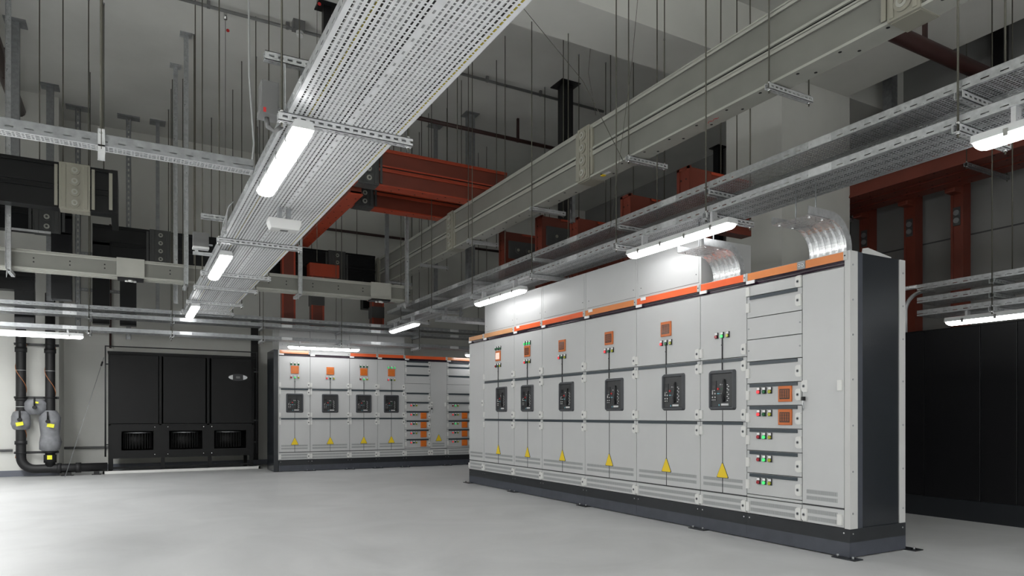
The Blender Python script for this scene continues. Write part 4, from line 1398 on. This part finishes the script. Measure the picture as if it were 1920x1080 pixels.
for x, z in ((0, 1.70), (0, 1.10), (LX, 1.70)):
    build('tie_band', MB().m('white_mark').tube([(x + .0745 * math.cos(2 * PI * k / 16), .0745 * math.sin(2 * PI * k / 16), z) for k in range(17)], .003, 5), t)
for i, (z, nm) in enumerate(((2.20, 'topmost'), (1.315, 'middle'), (.40, 'lowest'))):
    t = thing('pipe_support', 'black crossbar clamping both insulated pipes, ' + nm, 'bracket', (-1.37, PY + .105, z), 0, 'pipe clamps')
    build('crossbar', MB().m('post_black').box(-.30, -.01, -.02, .32, .02, .02), t)
    build('wall_stud', MB().m('post_black').box(-.28, .0, -.015, -.25, .114, .015).box(.27, 0, -.015, .30, .114, .015), t)
    cl = MB().m('post_black')
    for x in (-.195, .205):
        cl.tube([(x + .093 * math.cos(2 * PI * k / 16), -.105 + .093 * math.sin(2 * PI * k / 16), 0) for k in range(17)], .008, 6)
    build('clamp_ring', cl, t)


def blob(prof, sx, sy, n=20, seed=1, m_='jacket_grey'):
    """soft lathe with wrinkles: prof = [(z, r)]"""
    random.seed(seed)
    mb = MB().m(m_)
    vs, fs = [], []
    for i, (z, r) in enumerate(prof):
        for k in range(n):
            q = 2 * PI * k / n
            e = 1 + .05 * math.sin(3 * q + z * 21 + seed) + random.uniform(-.03, .03)
            vs.append((r * sx * e * math.cos(q), r * sy * e * math.sin(q), z))
    for i in range(len(prof) - 1):
        for k in range(n):
            fs.append((i * n + k, i * n + (k + 1) % n, (i + 1) * n + (k + 1) % n, (i + 1) * n + k))
    mb.add(vs, fs, True)
    mb.add([vs[k] for k in range(n)], [tuple(range(n))[::-1]], True)
    mb.add([vs[(len(prof) - 1) * n + k] for k in range(n)], [tuple(range(n))], True)
    return mb


def jacket(pipe_, x, z, prof, sx, handle, seed, tags=()):
    t = build('valve_jacket', blob(prof, sx, .9, seed=seed), pipe_, (x, 0, z))
    build('lever', MB().m('gap_black').cyl((handle[0], -.15, handle[1]), (handle[0], -.17, handle[1] + .16), .014, 8).cyl((handle[0], -.10, handle[1]), (handle[0], -.19, handle[1]), .03, 12), t)
    for (a, b, s) in tags:
        build('tag', MB().m('tag_yellow').box(-.05 * s, 0, -.03 * s, .05 * s, .002, .03 * s), t, (a, -.165, b), rot=(0, -.2 * (1 if seed % 2 else -1), 0))
    return t


jacket(PL, 0, .72, [(0, .085), (.02, .12), (.10, .135), (.22, .13), (.29, .11), (.31, .08)], 1, (0, .17), 1, [(0, .10, 1)])
jacket(PL, LX, .36, [(0, .09), (.03, .13), (.15, .145), (.27, .12), (.40, .13), (.56, .14), (.64, .11), (.68, .08)], 1.12, (-.02, .50), 4, [(.02, .43, 1)])
jacket(PL, .20, .97, [(0, .06), (.03, .10), (.10, .125), (.19, .12), (.25, .09)], 1.38, (0, .12), 6, [(.03, .20, .5)])
build('tag', MB().m('tag_yellow').box(-.035, 0, -.035, .035, .002, .035), PL, (LX, -.096, .26))
t = thing('pipe_shoe', 'small black pedestal under the floor pipe left of the cooling unit', 'bracket', (-.92, PY, .0), 0)
build('foot', MB().m('post_black').box(-.09, -.08, 0, .09, .08, .012).box(-.05, -.05, .012, .05, .05, .055), t)
t = thing('pipe_shoe', 'small black pedestal under the floor pipe beside the drip tray', 'bracket', (-.50, PY, .0), 0)
build('foot', MB().m('post_black').box(-.07, -.06, 0, .07, .06, .012).box(-.04, -.04, .012, .04, .04, .055), t)
